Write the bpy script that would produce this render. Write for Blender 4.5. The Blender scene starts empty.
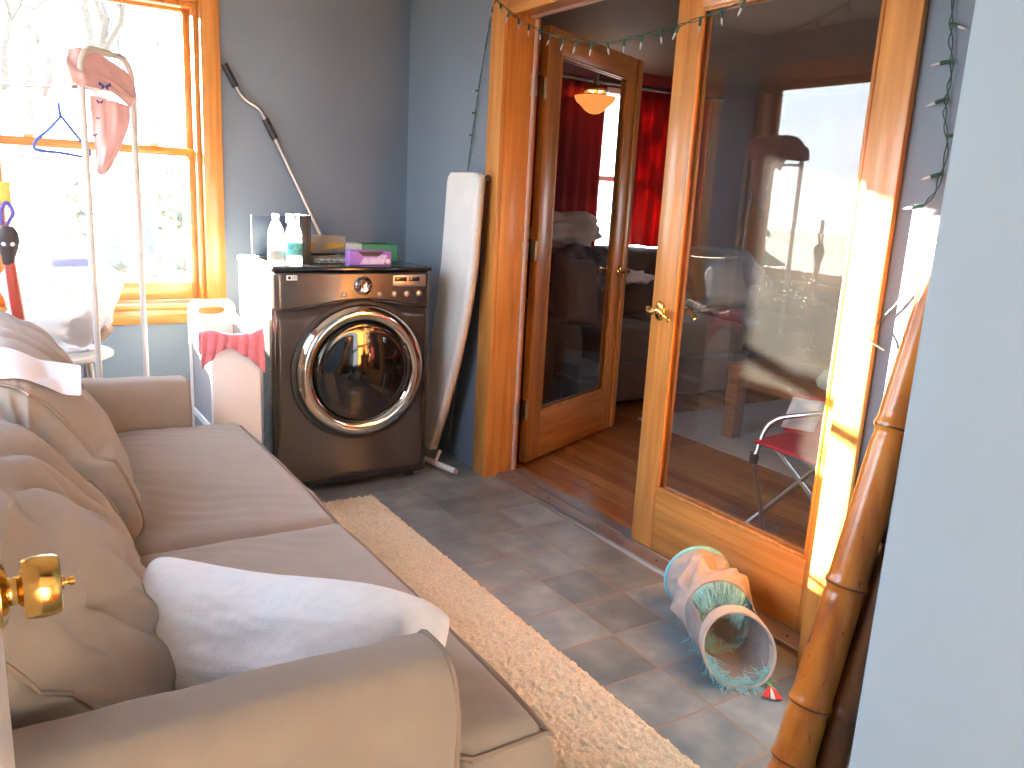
import bpy, bmesh, math, random
from mathutils import Vector, Matrix, noise
random.seed(7)
C = bpy.context.scene.collection
PI = math.pi
V = Vector

# ------------------------------------------------------------------ camera
FPX = 816.85
ROWS = ((0.84402731, -0.53378412, 0.05188844), (0.0766177, 0.2157751, 0.9734325), (0.53079905, 0.81762804, -0.22301739))
RT, UP, FW = (V(r) for r in ROWS)
EYE = V((0, 0, 1.3))
cam = bpy.data.cameras.new('camera'); cam.sensor_width = 36; cam.lens = FPX / 1024 * 36; cam.clip_start = .05
co = bpy.data.objects.new('camera', cam); C.objects.link(co)
m = Matrix((RT, UP, -FW)).transposed().to_4x4(); m.translation = EYE
co.matrix_world = m
bpy.context.scene.camera = co

def at(x, y, Y):          # point on the plane at depth Y, read off the plan survey
    d = RT * ((x - 512) / FPX) - UP * ((y - 384) / FPX) + FW
    return EYE + d * (Y / d.y)

# ------------------------------------------------------------------ materials
def mat(name):
    m = bpy.data.materials.new(name); m.use_nodes = True
    nt = m.node_tree; nt.nodes.clear()
    out = nt.nodes.new('ShaderNodeOutputMaterial')
    return m, nt, out
def N(nt, kind, **kw):
    n = nt.nodes.new(kind)
    for k, v in kw.items():
        if k in n.inputs.keys() if isinstance(k, str) else False: n.inputs[k].default_value = v
        else: setattr(n, k, v)
    return n
def L(nt, a, b): nt.links.new(a, b)
def c4(c): return (c[0], c[1], c[2], 1)
def ramp(nt, stops):
    r = nt.nodes.new('ShaderNodeValToRGB'); e = r.color_ramp.elements
    while len(e) < len(stops): e.new(.5)
    for i, (p, c) in enumerate(stops): e[i].position = p; e[i].color = c4(c)
    return r
def plain(name, col, rough=.5, metal=0, var=.08, scale=30, bump=0, bscale=200, spec=.5, sheen=0, trans=0, stretch=(1, 1, 1), alpha=1, sss=0, coat=0):
    m, nt, out = mat(name)
    p = N(nt, 'ShaderNodeBsdfPrincipled'); p.inputs['Roughness'].default_value = rough; p.inputs['Metallic'].default_value = metal
    p.inputs['Specular IOR Level'].default_value = spec
    if sheen: p.inputs['Sheen Weight'].default_value = sheen
    if coat: p.inputs['Coat Weight'].default_value = coat; p.inputs['Coat Roughness'].default_value = .1
    tc = N(nt, 'ShaderNodeTexCoord'); mp = N(nt, 'ShaderNodeMapping'); mp.inputs['Scale'].default_value = stretch
    L(nt, tc.outputs['Object'], mp.inputs['Vector'])
    no = N(nt, 'ShaderNodeTexNoise'); no.inputs['Scale'].default_value = scale; no.inputs['Detail'].default_value = 4
    L(nt, mp.outputs['Vector'], no.inputs['Vector'])
    lo = tuple(max(0, c * (1 - var)) for c in col); hi = tuple(min(1, c * (1 + var)) for c in col)
    r = ramp(nt, [(.3, lo), (.7, hi)]); L(nt, no.outputs['Fac'], r.inputs['Fac']); L(nt, r.outputs['Color'], p.inputs['Base Color'])
    if bump:
        n2 = N(nt, 'ShaderNodeTexNoise'); n2.inputs['Scale'].default_value = bscale; n2.inputs['Detail'].default_value = 3
        L(nt, mp.outputs['Vector'], n2.inputs['Vector'])
        b = N(nt, 'ShaderNodeBump'); b.inputs['Strength'].default_value = bump; b.inputs['Distance'].default_value = .004
        L(nt, n2.outputs['Fac'], b.inputs['Height']); L(nt, b.outputs['Normal'], p.inputs['Normal'])
    sh = p.outputs[0]
    if trans:
        t = N(nt, 'ShaderNodeBsdfTranslucent'); L(nt, r.outputs['Color'], t.inputs['Color'])
        mx = N(nt, 'ShaderNodeMixShader'); mx.inputs[0].default_value = trans; L(nt, sh, mx.inputs[1]); L(nt, t.outputs[0], mx.inputs[2]); sh = mx.outputs[0]
    if alpha < 1:
        t = N(nt, 'ShaderNodeBsdfTransparent'); mx = N(nt, 'ShaderNodeMixShader'); mx.inputs[0].default_value = alpha
        L(nt, t.outputs[0], mx.inputs[1]); L(nt, sh, mx.inputs[2]); sh = mx.outputs[0]
    L(nt, sh, out.inputs['Surface'])
    return m
def wood(name, a, b, axis, rough=.32, sc=1.0, coat=.25):
    m, nt, out = mat(name)
    p = N(nt, 'ShaderNodeBsdfPrincipled'); p.inputs['Roughness'].default_value = rough
    p.inputs['Coat Weight'].default_value = coat; p.inputs['Coat Roughness'].default_value = .18
    tc = N(nt, 'ShaderNodeTexCoord'); mp = N(nt, 'ShaderNodeMapping')
    s = [22 * sc] * 3; s[axis] = 1.2 * sc; mp.inputs['Scale'].default_value = s
    L(nt, tc.outputs['Object'], mp.inputs['Vector'])
    no = N(nt, 'ShaderNodeTexNoise'); no.inputs['Scale'].default_value = 1.6; no.inputs['Detail'].default_value = 6; no.inputs['Distortion'].default_value = .6
    L(nt, mp.outputs['Vector'], no.inputs['Vector'])
    r = ramp(nt, [(.32, a), (.68, b)]); L(nt, no.outputs['Fac'], r.inputs['Fac']); L(nt, r.outputs['Color'], p.inputs['Base Color'])
    bp = N(nt, 'ShaderNodeBump'); bp.inputs['Strength'].default_value = .06; L(nt, no.outputs['Fac'], bp.inputs['Height']); L(nt, bp.outputs['Normal'], p.inputs['Normal'])
    L(nt, p.outputs[0], out.inputs['Surface'])
    return m
def glass(name, tint=(1, 1, 1), ior=1.5, dirt=0.0, grow=1.0):
    m, nt, out = mat(name)
    t = N(nt, 'ShaderNodeBsdfTransparent'); t.inputs['Color'].default_value = c4(tint)
    g = N(nt, 'ShaderNodeBsdfGlossy'); g.inputs['Roughness'].default_value = .0
    f = N(nt, 'ShaderNodeFresnel'); ge = N(nt, 'ShaderNodeNewGeometry'); mr = N(nt, 'ShaderNodeMapRange'); mr.inputs[3].default_value = ior; mr.inputs[4].default_value = 1 / ior; L(nt, ge.outputs['Backfacing'], mr.inputs[0]); L(nt, mr.outputs[0], f.inputs['IOR'])
    mx = N(nt, 'ShaderNodeMixShader'); L(nt, f.outputs[0], mx.inputs[0]); L(nt, t.outputs[0], mx.inputs[1]); L(nt, g.outputs[0], mx.inputs[2])
    sh = mx.outputs[0]
    if dirt:
        tc = N(nt, 'ShaderNodeTexCoord')
        sp = N(nt, 'ShaderNodeTexVoronoi'); sp.inputs['Scale'].default_value = 55; L(nt, tc.outputs['Object'], sp.inputs['Vector'])
        rr = ramp(nt, [(.0, (1, 1, 1)), (.16, (0, 0, 0))]); L(nt, sp.outputs['Distance'], rr.inputs['Fac'])
        no = N(nt, 'ShaderNodeTexNoise'); no.inputs['Scale'].default_value = 5; no.inputs['Detail'].default_value = 5; L(nt, tc.outputs['Object'], no.inputs['Vector'])
        r2 = ramp(nt, [(.45, (0, 0, 0)), (.72, (1, 1, 1))]); L(nt, no.outputs['Fac'], r2.inputs['Fac'])
        mu = N(nt, 'ShaderNodeMath'); mu.operation = 'MULTIPLY'; L(nt, rr.outputs['Color'], mu.inputs[0]); L(nt, r2.outputs['Color'], mu.inputs[1])
        ma = N(nt, 'ShaderNodeMath'); ma.operation = 'MULTIPLY_ADD'; L(nt, mu.outputs[0], ma.inputs[0]); ma.inputs[1].default_value = .5
        m3 = N(nt, 'ShaderNodeMath'); m3.operation = 'MULTIPLY_ADD'; L(nt, r2.outputs['Color'], m3.inputs[0]); m3.inputs[1].default_value = dirt * .5; m3.inputs[2].default_value = dirt
        L(nt, m3.outputs[0], ma.inputs[2])
        d = N(nt, 'ShaderNodeBsdfDiffuse'); d.inputs['Color'].default_value = (.8, .8, .78, 1)
        tl = N(nt, 'ShaderNodeBsdfTranslucent'); tl.inputs['Color'].default_value = (.8, .8, .78, 1)
        md = N(nt, 'ShaderNodeMixShader'); L(nt, d.outputs[0], md.inputs[1]); L(nt, tl.outputs[0], md.inputs[2])
        my = N(nt, 'ShaderNodeMixShader'); L(nt, ma.outputs[0], my.inputs[0]); L(nt, sh, my.inputs[1]); L(nt, md.outputs[0], my.inputs[2]); sh = my.outputs[0]
    L(nt, sh, out.inputs['Surface'])
    return m
def emit(name, col, st):
    m, nt, out = mat(name); e = N(nt, 'ShaderNodeEmission'); e.inputs['Color'].default_value = c4(col); e.inputs['Strength'].default_value = st
    L(nt, e.outputs[0], out.inputs['Surface']); return m

PINE_A, PINE_B = (.44, .172, .034), (.66, .298, .078)
M = dict(
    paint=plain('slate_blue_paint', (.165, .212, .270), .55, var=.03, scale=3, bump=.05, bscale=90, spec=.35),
    paint_lit=plain('lit_slate_paint', (.36, .56, .73), .45, var=.03, scale=3, bump=.03, bscale=90, spec=.4),  # same wall paint with the daylight on the near wall put into its colour
    ceil=plain('ceiling_paint', (.62, .60, .56), .8, var=.03, scale=3),
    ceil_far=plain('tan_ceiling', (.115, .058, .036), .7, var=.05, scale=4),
    red=plain('dark_red_paint', (.20, .028, .024), .6, var=.06, scale=4),
    red_cloth=plain('red_curtain_cloth', (.36, .012, .014), .8, var=.1, scale=20, trans=.3),
    cream=plain('cream_enamel', (.56, .53, .48), .4, var=.02, scale=8),
    white=plain('white_enamel', (.80, .79, .76), .35, var=.02, scale=8),
    plastic=plain('white_plastic', (.82, .80, .76), .4, var=.02, scale=8),
    tube=plain('white_tube', (.52, .50, .47), .3, var=.03, scale=10),
    pinez=wood('pine_grain_up', PINE_A, PINE_B, 2), piney=wood('pine_grain_deep', PINE_A, PINE_B, 1), pinex=wood('pine_grain_across', PINE_A, PINE_B, 0),
    dark_pine=wood('shaded_fir', (.20, .05, .014), (.34, .10, .03), 2),
    table=wood('table_maple', (.30, .11, .035), (.44, .19, .07), 1),
    glass=glass('window_glass'), doorglass=glass('door_glass', (.95, .96, .95), 1.55, .013), doorglass2=glass('open_door_glass', (.95, .96, .95), 1.5, .006),
    brass=plain('brass', (.78, .52, .16), .16, 1, .05, 10), brass_dull=plain('dull_brass', (.58, .48, .28), .35, 1, .1, 30),
    chrome=plain('chrome', (.75, .73, .70), .07, 1, .02, 8), steel=plain('steel', (.55, .55, .55), .3, 1, .06, 30),
    sofa=plain('taupe_twill', (.285, .236, .192), .9, var=.05, scale=14, bump=.35, bscale=900, spec=.15, sheen=.25),
    sofa_pipe=plain('taupe_piping', (.26, .20, .155), .9, var=.05, scale=40, spec=.15),
    pillow=plain('white_cotton', (.82, .81, .785), .95, var=.04, scale=30, bump=.6, bscale=260, spec=.1, stretch=(1, 3, 1), sheen=.2),
    paper=plain('paper', (.82, .84, .88), .8, var=.015, scale=12),
    rug=plain('beige_shag', (.86, .71, .50), .95, var=.22, scale=160, bump=1, bscale=330, spec=.05, sheen=.3),
    graphite=plain('graphite_enamel', (.075, .066, .060), .26, .55, .04, 8, coat=.5),
    lid=plain('black_gloss_lid', (.02, .02, .022), .08, 0, .1, 6, spec=.8),
    black=plain('black_plastic', (.015, .015, .016), .45, 0, .1, 30), blackglass=plain('smoked_glass', (.008, .007, .006), .03, 0, .1, 6, spec=.9),
    display=plain('dark_display', (.03, .012, .008), .1, 0, .1, 6), silver=plain('silver_plastic', (.55, .50, .44), .28, .8, .04, 20),
    drum=plain('drum_steel', (.30, .28, .26), .25, .9, .05, 14),
    board_cover=plain('board_cover', (.66, .67, .66), .75, var=.04, scale=10, bump=.2, bscale=300),
    board_side=plain('board_edge_beige', (.55, .47, .38), .8, var=.05, scale=20), dark_metal=plain('dark_grey_metal', (.05, .05, .055), .4, .6, .05, 20),
    pinkcloth=plain('coral_towel', (.78, .24, .28), .95, var=.12, scale=60, bump=.8, bscale=300, spec=.05, sheen=.3),
    pinkshirt=plain('pale_pink_cloth', (.80, .58, .56), .9, var=.05, scale=10, bump=.2, bscale=300, spec=.1, trans=.35),
    bluewire=plain('blue_plastic', (.05, .10, .42), .4, 0, .05, 20), navy=plain('navy_print', (.03, .035, .16), .8, 0, .1, 20),
    mesh_grey=plain('grey_mesh', (.34, .34, .34), .9, var=.06, scale=80, trans=.15),
    clear=plain('clear_film', (.85, .88, .92), .2, 0, .02, 8, spec=.8, alpha=.4, trans=.15, bump=1, bscale=30), bottle=plain('clear_bottle', (.86, .90, .92), .08, 0, .02, 8, spec=.8, alpha=.45, trans=.3),
    cap=plain('white_cap', (.85, .85, .85), .4), tealabel=plain('teal_label', (.10, .52, .50), .5, var=.5, scale=60),
    screen=plain('tinted_screen', (.05, .075, .13), .4, 0, .04, 6, spec=.6),
    purple=plain('purple_card', (.38, .18, .60), .5, var=.12, scale=12), lilac=plain('lilac_card', (.66, .58, .82), .5, var=.25, scale=25), green=plain('green_card', (.02, .25, .13), .45, var=.15, scale=12),
    whitecard=plain('white_card', (.78, .80, .76), .5, var=.04, scale=20), greycard=plain('grey_card', (.42, .42, .38), .55, var=.08, scale=16), yellow=plain('yellow_card', (.62, .50, .10), .55, var=.2, scale=18),
    orange=plain('orange_card', (.65, .30, .05), .5, var=.1, scale=20),
    foil=plain('crinkled_foil', (.55, .55, .56), .2, .8, .3, 90, bump=1, bscale=120),
    lightwire=plain('dark_green_wire', (.012, .07, .05), .5, 0, .1, 30), bulb=plain('clear_bulb', (.75, .75, .72), .1, 0, .05, 20, spec=.8, alpha=.6),
    cable=plain('tan_cable', (.09, .06, .035), .5), redshaft=plain('red_shaft', (.36, .045, .03), .35, 0, .08, 20), umbknob=plain('dark_foam', (.045, .04, .045), .7, 0, .1, 40), strap=plain('violet_strap', (.12, .10, .42), .7, 0, .1, 40),
    brown=plain('brown_upholstery', (.115, .082, .062), .8, var=.12, scale=8, bump=.2, bscale=200, spec=.2, sheen=.2), blanket=plain('cream_blanket', (.78, .70, .60), .95, var=.06, scale=14), print_=plain('grey_print', (.13, .13, .14), .9, var=.75, scale=14), tanpil=plain('brown_pillow', (.17, .125, .10), .9, var=.08, scale=10),
    bin=plain('blue_grey_bin', (.10, .14, .17), .5, var=.05, scale=10), rugfar=plain('pale_rug', (.47, .44, .42), .95, var=.08, scale=20, bump=.5, bscale=250),
    redbag=plain('red_canvas', (.62, .03, .06), .8, var=.1, scale=40), greenbag=plain('sage_cloth', (.36, .44, .34), .8, var=.12, scale=14), lampglass=emit('lamp_bowl', (1, .36, .085), .62),
    tunnel=plain('cream_nylon', (.60, .53, .48), .55, var=.06, scale=12, bump=.25, bscale=60, trans=.25), tunnel_in=plain('grey_nylon', (.34, .30, .28), .6, trans=.15), teal=plain('aqua_binding', (.22, .62, .74), .7, var=.1, scale=20), fringe=plain('aqua_yarn', (.38, .76, .80), .8, var=.2, scale=40, trans=.2),
    red_feather=plain('red_felt', (.72, .06, .05), .8), green_felt=plain('green_felt', (.10, .30, .08), .8),
    bark=plain('bark', (.15, .14, .125), .9, var=.2, scale=20), conifer=plain('conifer_green', (.04, .055, .035), .9, var=.3, scale=6), bushy=plain('dry_foliage', (.15, .145, .10), .9, var=.3, scale=8, trans=.3), ground=plain('pale_dry_ground', (.20, .19, .16), .95, var=.15, scale=1.2),
    siding=plain('house_siding', (.55, .55, .52), .8), sill=plain('threshold_alloy', (.33, .29, .27), .38, .6, .1, 12), strip=plain('weatherstrip', (.62, .48, .45), .6),
    hallwall=plain('hall_paint', (.70, .66, .58), .7),
)
def tile_mat():
    m, nt, out = mat('slate_tile')
    p = N(nt, 'ShaderNodeBsdfPrincipled')
    g = N(nt, 'ShaderNodeNewGeometry'); mp = N(nt, 'ShaderNodeMapping'); s = .205420
    mp.inputs['Location'].default_value = (-1.750957 + s * 20, -2.344485 + s * 40, 0); L(nt, g.outputs['Position'], mp.inputs['Vector'])
    b = N(nt, 'ShaderNodeTexBrick'); b.offset = 0; b.squash = 1
    b.inputs['Scale'].default_value = 1; b.inputs['Brick Width'].default_value = s; b.inputs['Row Height'].default_value = s
    b.inputs['Mortar Size'].default_value = .0038; b.inputs['Mortar Smooth'].default_value = .25; b.inputs['Bias'].default_value = 0
    b.inputs['Color1'].default_value = (.72, .72, .72, 1); b.inputs['Color2'].default_value = (1.12, 1.12, 1.12, 1); b.inputs['Mortar'].default_value = (1, 1, 1, 1)
    L(nt, mp.outputs[0], b.inputs['Vector'])
    no = N(nt, 'ShaderNodeTexNoise'); no.inputs['Scale'].default_value = 8; no.inputs['Detail'].default_value = 4; L(nt, g.outputs['Position'], no.inputs['Vector'])
    r = ramp(nt, [(.30, (.145, .195, .218)), (.52, (.215, .268, .286)), (.70, (.31, .352, .35))]); L(nt, no.outputs['Fac'], r.inputs['Fac'])
    mx = N(nt, 'ShaderNodeMixRGB'); mx.blend_type = 'MULTIPLY'; mx.inputs[0].default_value = 1; L(nt, r.outputs[0], mx.inputs[1]); L(nt, b.outputs['Color'], mx.inputs[2])
    m2 = N(nt, 'ShaderNodeMixRGB'); L(nt, b.outputs['Fac'], m2.inputs[0]); L(nt, mx.outputs[0], m2.inputs[1]); m2.inputs[2].default_value = (.30, .21, .16, 1)
    L(nt, m2.outputs[0], p.inputs['Base Color'])
    rr = N(nt, 'ShaderNodeMapRange'); L(nt, no.outputs['Fac'], rr.inputs[0]); rr.inputs[3].default_value = .24; rr.inputs[4].default_value = .42; L(nt, rr.outputs[0], p.inputs['Roughness'])
    iv = N(nt, 'ShaderNodeMath'); iv.operation = 'MULTIPLY_ADD'; L(nt, b.outputs['Fac'], iv.inputs[0]); iv.inputs[1].default_value = -1.0; iv.inputs[2].default_value = 1
    ad = N(nt, 'ShaderNodeMath'); ad.operation = 'MULTIPLY_ADD'; L(nt, no.outputs['Fac'], ad.inputs[0]); ad.inputs[1].default_value = .35; L(nt, iv.outputs[0], ad.inputs[2])
    bp = N(nt, 'ShaderNodeBump'); bp.inputs['Strength'].default_value = .5; bp.inputs['Distance'].default_value = .003; L(nt, ad.outputs[0], bp.inputs['Height']); L(nt, bp.outputs[0], p.inputs['Normal'])
    L(nt, p.outputs[0], out.inputs['Surface']); return m
M['tile'] = tile_mat()
def plank_mat():
    m, nt, out = mat('oak_planks')
    p = N(nt, 'ShaderNodeBsdfPrincipled'); p.inputs['Roughness'].default_value = .22
    g = N(nt, 'ShaderNodeNewGeometry'); mp = N(nt, 'ShaderNodeMapping'); mp.inputs['Rotation'].default_value = (0, 0, PI / 2); mp.inputs['Location'].default_value = (20, 20, 0); L(nt, g.outputs['Position'], mp.inputs['Vector'])
    b = N(nt, 'ShaderNodeTexBrick'); b.offset = .37; b.inputs['Scale'].default_value = 1; b.inputs['Brick Width'].default_value = 1.1; b.inputs['Row Height'].default_value = .083; b.inputs['Mortar Size'].default_value = .0012
    b.inputs['Color1'].default_value = (.36, .105, .022, 1); b.inputs['Color2'].default_value = (.52, .19, .045, 1); b.inputs['Mortar'].default_value = (.06, .02, .008, 1); L(nt, mp.outputs[0], b.inputs['Vector'])
    m2 = N(nt, 'ShaderNodeMapping'); m2.inputs['Scale'].default_value = (30, 2, 2); L(nt, g.outputs['Position'], m2.inputs['Vector'])
    no = N(nt, 'ShaderNodeTexNoise'); no.inputs['Scale'].default_value = 2; no.inputs['Detail'].default_value = 5; L(nt, m2.outputs[0], no.inputs['Vector'])
    r = ramp(nt, [(.3, (.72, .72, .72)), (.7, (1.15, 1.15, 1.15))]); L(nt, no.outputs['Fac'], r.inputs['Fac'])
    mx = N(nt, 'ShaderNodeMixRGB'); mx.blend_type = 'MULTIPLY'; mx.inputs[0].default_value = 1; L(nt, b.outputs['Color'], mx.inputs[1]); L(nt, r.outputs[0], mx.inputs[2]); L(nt, mx.outputs[0], p.inputs['Base Color'])
    L(nt, p.outputs[0], out.inputs['Surface']); return m
M['plank'] = plank_mat()
def bamboo_mat(name, a, b, c):
    m, nt, out = mat(name)
    p = N(nt, 'ShaderNodeBsdfPrincipled'); p.inputs['Roughness'].default_value = .3; p.inputs['Coat Weight'].default_value = .4; p.inputs['Coat Roughness'].default_value = .2
    tc = N(nt, 'ShaderNodeTexCoord'); mp = N(nt, 'ShaderNodeMapping'); mp.inputs['Scale'].default_value = (9, 9, 1.6); L(nt, tc.outputs['Object'], mp.inputs['Vector'])
    no = N(nt, 'ShaderNodeTexNoise'); no.inputs['Scale'].default_value = 2.2; no.inputs['Detail'].default_value = 6; L(nt, mp.outputs[0], no.inputs['Vector'])
    r = ramp(nt, [(.28, a), (.5, b), (.75, c)]); L(nt, no.outputs['Fac'], r.inputs['Fac'])
    sp = N(nt, 'ShaderNodeTexNoise'); sp.inputs['Scale'].default_value = 45; sp.inputs['Detail'].default_value = 2
    m2 = N(nt, 'ShaderNodeMapping'); m2.inputs['Scale'].default_value = (2, 2, .6); L(nt, tc.outputs['Object'], m2.inputs['Vector']); L(nt, m2.outputs[0], sp.inputs['Vector'])
    r2 = ramp(nt, [(.27, (.15, .10, .07)), (.33, (1, 1, 1))]); L(nt, sp.outputs['Fac'], r2.inputs['Fac'])
    mx = N(nt, 'ShaderNodeMixRGB'); mx.blend_type = 'MULTIPLY'; mx.inputs[0].default_value = .8; L(nt, r.outputs[0], mx.inputs[1]); L(nt, r2.outputs[0], mx.inputs[2])
    L(nt, mx.outputs[0], p.inputs['Base Color']); L(nt, p.outputs[0], out.inputs['Surface']); return m
M['bamboo'] = bamboo_mat('amber_bamboo', (.34, .078, .006), (.57, .17, .015), (.73, .28, .042))
M['bamboo_dark'] = bamboo_mat('dark_bamboo', (.07, .02, .006), (.14, .045, .012), (.22, .08, .02))  # dark node tone; also carries the shade painted into the second pole

# ------------------------------------------------------------------ mesh builder
class MB:
    def __init__(s): s.bm = bmesh.new()
    def faces(s, vs, fs):
        b = [s.bm.verts.new(v) for v in vs]
        for f in fs:
            try: s.bm.faces.new([b[i] for i in f])
            except ValueError: pass
        return b
    def box(s, x0, x1, y0, y1, z0, z1, bev=.003, seg=2):
        t = MB(); b = t.faces([(x, y, z) for x in (x0, x1) for y in (y0, y1) for z in (z0, z1)], [(0, 1, 3, 2), (4, 6, 7, 5), (0, 4, 5, 1), (2, 3, 7, 6), (0, 2, 6, 4), (1, 5, 7, 3)])
        if bev: bmesh.ops.bevel(t.bm, geom=list(t.bm.edges), offset=min(bev, .49 * min(x1 - x0, y1 - y0, z1 - z0)), segments=seg, affect='EDGES', profile=.5)
        s.join(t); return s
    def join(s, t, mtx=None):
        bmesh.ops.recalc_face_normals(t.bm, faces=t.bm.faces)
        mp = {}
        for v in t.bm.verts: mp[v] = s.bm.verts.new(mtx @ v.co if mtx else v.co)
        for f in t.bm.faces:
            try: s.bm.faces.new([mp[v] for v in f.verts])
            except ValueError: pass
        t.bm.free(); return s
    def tube(s, pts, r, n=10, closed=False, caps=True):
        pts = [V(p) for p in pts]; k = len(pts)
        rs = r if isinstance(r, (list, tuple)) else [r] * k
        tg = []
        for i in range(k):
            a = pts[(i - 1) % k] if (closed or i > 0) else pts[i]; b = pts[(i + 1) % k] if (closed or i < k - 1) else pts[i]
            tg.append((b - a).normalized())
        u = tg[0].orthogonal().normalized(); rings = []
        for i in range(k):
            if i: 
                u = u - tg[i] * u.dot(tg[i])
                u = u.normalized() if u.length > 1e-6 else tg[i].orthogonal().normalized()
            w = tg[i].cross(u)
            rings.append([s.bm.verts.new(pts[i] + (u * math.cos(2 * PI * j / n) + w * math.sin(2 * PI * j / n)) * rs[i]) for j in range(n)])
        for i in range(k if closed else k - 1):
            a, b = rings[i], rings[(i + 1) % k]
            for j in range(n):
                try: s.bm.faces.new((a[j], a[(j + 1) % n], b[(j + 1) % n], b[j]))
                except ValueError: pass
        if caps and not closed:
            for q in (rings[0][::-1], rings[-1]):
                try: s.bm.faces.new(q)
                except ValueError: pass
        return s
    def lathe(s, prof, o=(0, 0, 0), axis=(0, 0, 1), n=32):
        ax = V(axis).normalized(); u = ax.orthogonal().normalized(); w = ax.cross(u); o = V(o); rings = []
        for r, h in prof:
            if r < 1e-6: rings.append([s.bm.verts.new(o + ax * h)])
            else: rings.append([s.bm.verts.new(o + ax * h + (u * math.cos(2 * PI * j / n) + w * math.sin(2 * PI * j / n)) * r) for j in range(n)])
        for a, b in zip(rings, rings[1:]):
            for j in range(n):
                q = (j + 1) % n
                if len(a) == 1 and len(b) == 1: continue
                if len(a) == 1: f = (a[0], b[q], b[j])
                elif len(b) == 1: f = (a[j], a[q], b[0])
                else: f = (a[j], a[q], b[q], b[j])
                try: s.bm.faces.new(f)
                except ValueError: pass
        return s
    def prism(s, poly, ext, bev=0):
        t = MB(); n = len(poly); e = V(ext)
        t.faces([V(p) for p in poly] + [V(p) + e for p in poly], [tuple(range(n)), tuple(range(n, 2 * n))[::-1]] + [(i, (i + 1) % n, n + (i + 1) % n, n + i) for i in range(n)])
        if bev: bmesh.ops.bevel(t.bm, geom=list(t.bm.edges), offset=bev, segments=2, affect='EDGES', profile=.5)
        s.join(t); return s
    def grid(s, f, nu, nv, cu=False, cv=False):
        g = [[s.bm.verts.new(f(i / (nu if cu else nu - 1), j / (nv if cv else nv - 1))) for j in range(nv)] for i in range(nu)]
        for i in range(nu if cu else nu - 1):
            for j in range(nv if cv else nv - 1):
                try: s.bm.faces.new((g[i][j], g[(i + 1) % nu][j], g[(i + 1) % nu][(j + 1) % nv], g[i][(j + 1) % nv]))
                except ValueError: pass
        return g
    def fan(s, ring):
        try: s.bm.faces.new(ring)
        except ValueError: pass
    def build(s, name, m, parent=None, smooth=True, ang=35, solid=0, sub=0, local=False, merge=0):
        if merge: bmesh.ops.remove_doubles(s.bm, verts=s.bm.verts, dist=merge)
        bmesh.ops.recalc_face_normals(s.bm, faces=s.bm.faces)
        me = bpy.data.meshes.new(name); s.bm.to_mesh(me); s.bm.free()
        o = bpy.data.objects.new(name, me); C.objects.link(o)
        if parent is not None:
            o.parent = parent
            if not local: me.transform(RM[parent].inverted())
            RM[o] = RM[parent]
        else:
            xs = [v.co for v in me.vertices]
            b = V(((min(v.x for v in xs) + max(v.x for v in xs)) / 2, (min(v.y for v in xs) + max(v.y for v in xs)) / 2, min(v.z for v in xs)))
            me.transform(Matrix.Translation(-b)); o.location = b; RM[o] = Matrix.Translation(b)
        me.materials.append(M[m] if isinstance(m, str) else m)
        if smooth:
            me.shade_smooth(); me.set_sharp_from_angle(angle=math.radians(ang))
        if solid:
            k = o.modifiers.new('thick', 'SOLIDIFY'); k.thickness = solid; k.offset = 0
        if sub:
            k = o.modifiers.new('sub', 'SUBSURF'); k.levels = sub; k.render_levels = sub
        return o
RM = {}
def tag(o, label, cat=None, group=None, kind=None):
    if label: o['label'] = label
    if cat: o['category'] = cat
    if group: o['group'] = group
    if kind: o['kind'] = kind
    return o
def thing(name, loc, label, cat, group=None, rz=0):
    o = bpy.data.objects.new(name, None); C.objects.link(o); o.empty_display_size = .05
    o.location = loc; o.rotation_euler = (0, 0, rz)
    RM[o] = Matrix.Translation(V(loc)) @ Matrix.Rotation(rz, 4, 'Z')
    return tag(o, label, cat, group)
def struct(name, mb, m, parent=None, label=None, **k):
    o = mb.build(name, m, parent, **k)
    if parent is None: o['kind'] = 'structure'
    if label: o['label'] = label
    return o
def sroot(name, loc, label=None, rz=0):
    o = thing(name, loc, label, None, None, rz); o['kind'] = 'structure'; return o
def B(*a, **k): return MB().box(*a, **k)
def nz(*p, s=1): return noise.noise(V(p) * s)
def lerp(a, b, t): return a + (b - a) * t
def bez(pts, n):          # Catmull-Rom through the points
    P = [V(p) for p in pts]; P = [P[0] * 2 - P[1]] + P + [P[-1] * 2 - P[-2]]; out = []
    for i in range(1, len(P) - 2):
        for k in range(n):
            t = k / n; a, b, c, d = P[i - 1:i + 3]
            out.append(.5 * ((2 * b) + (c - a) * t + (2 * a - 5 * b + 4 * c - d) * t * t + (3 * b - a - 3 * c + d) * t ** 3))
    out.append(P[-2]); return out

YB, XR, XL, XF, ZC = 4.112, 1.93, -.44, 2.075, 2.45
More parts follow.
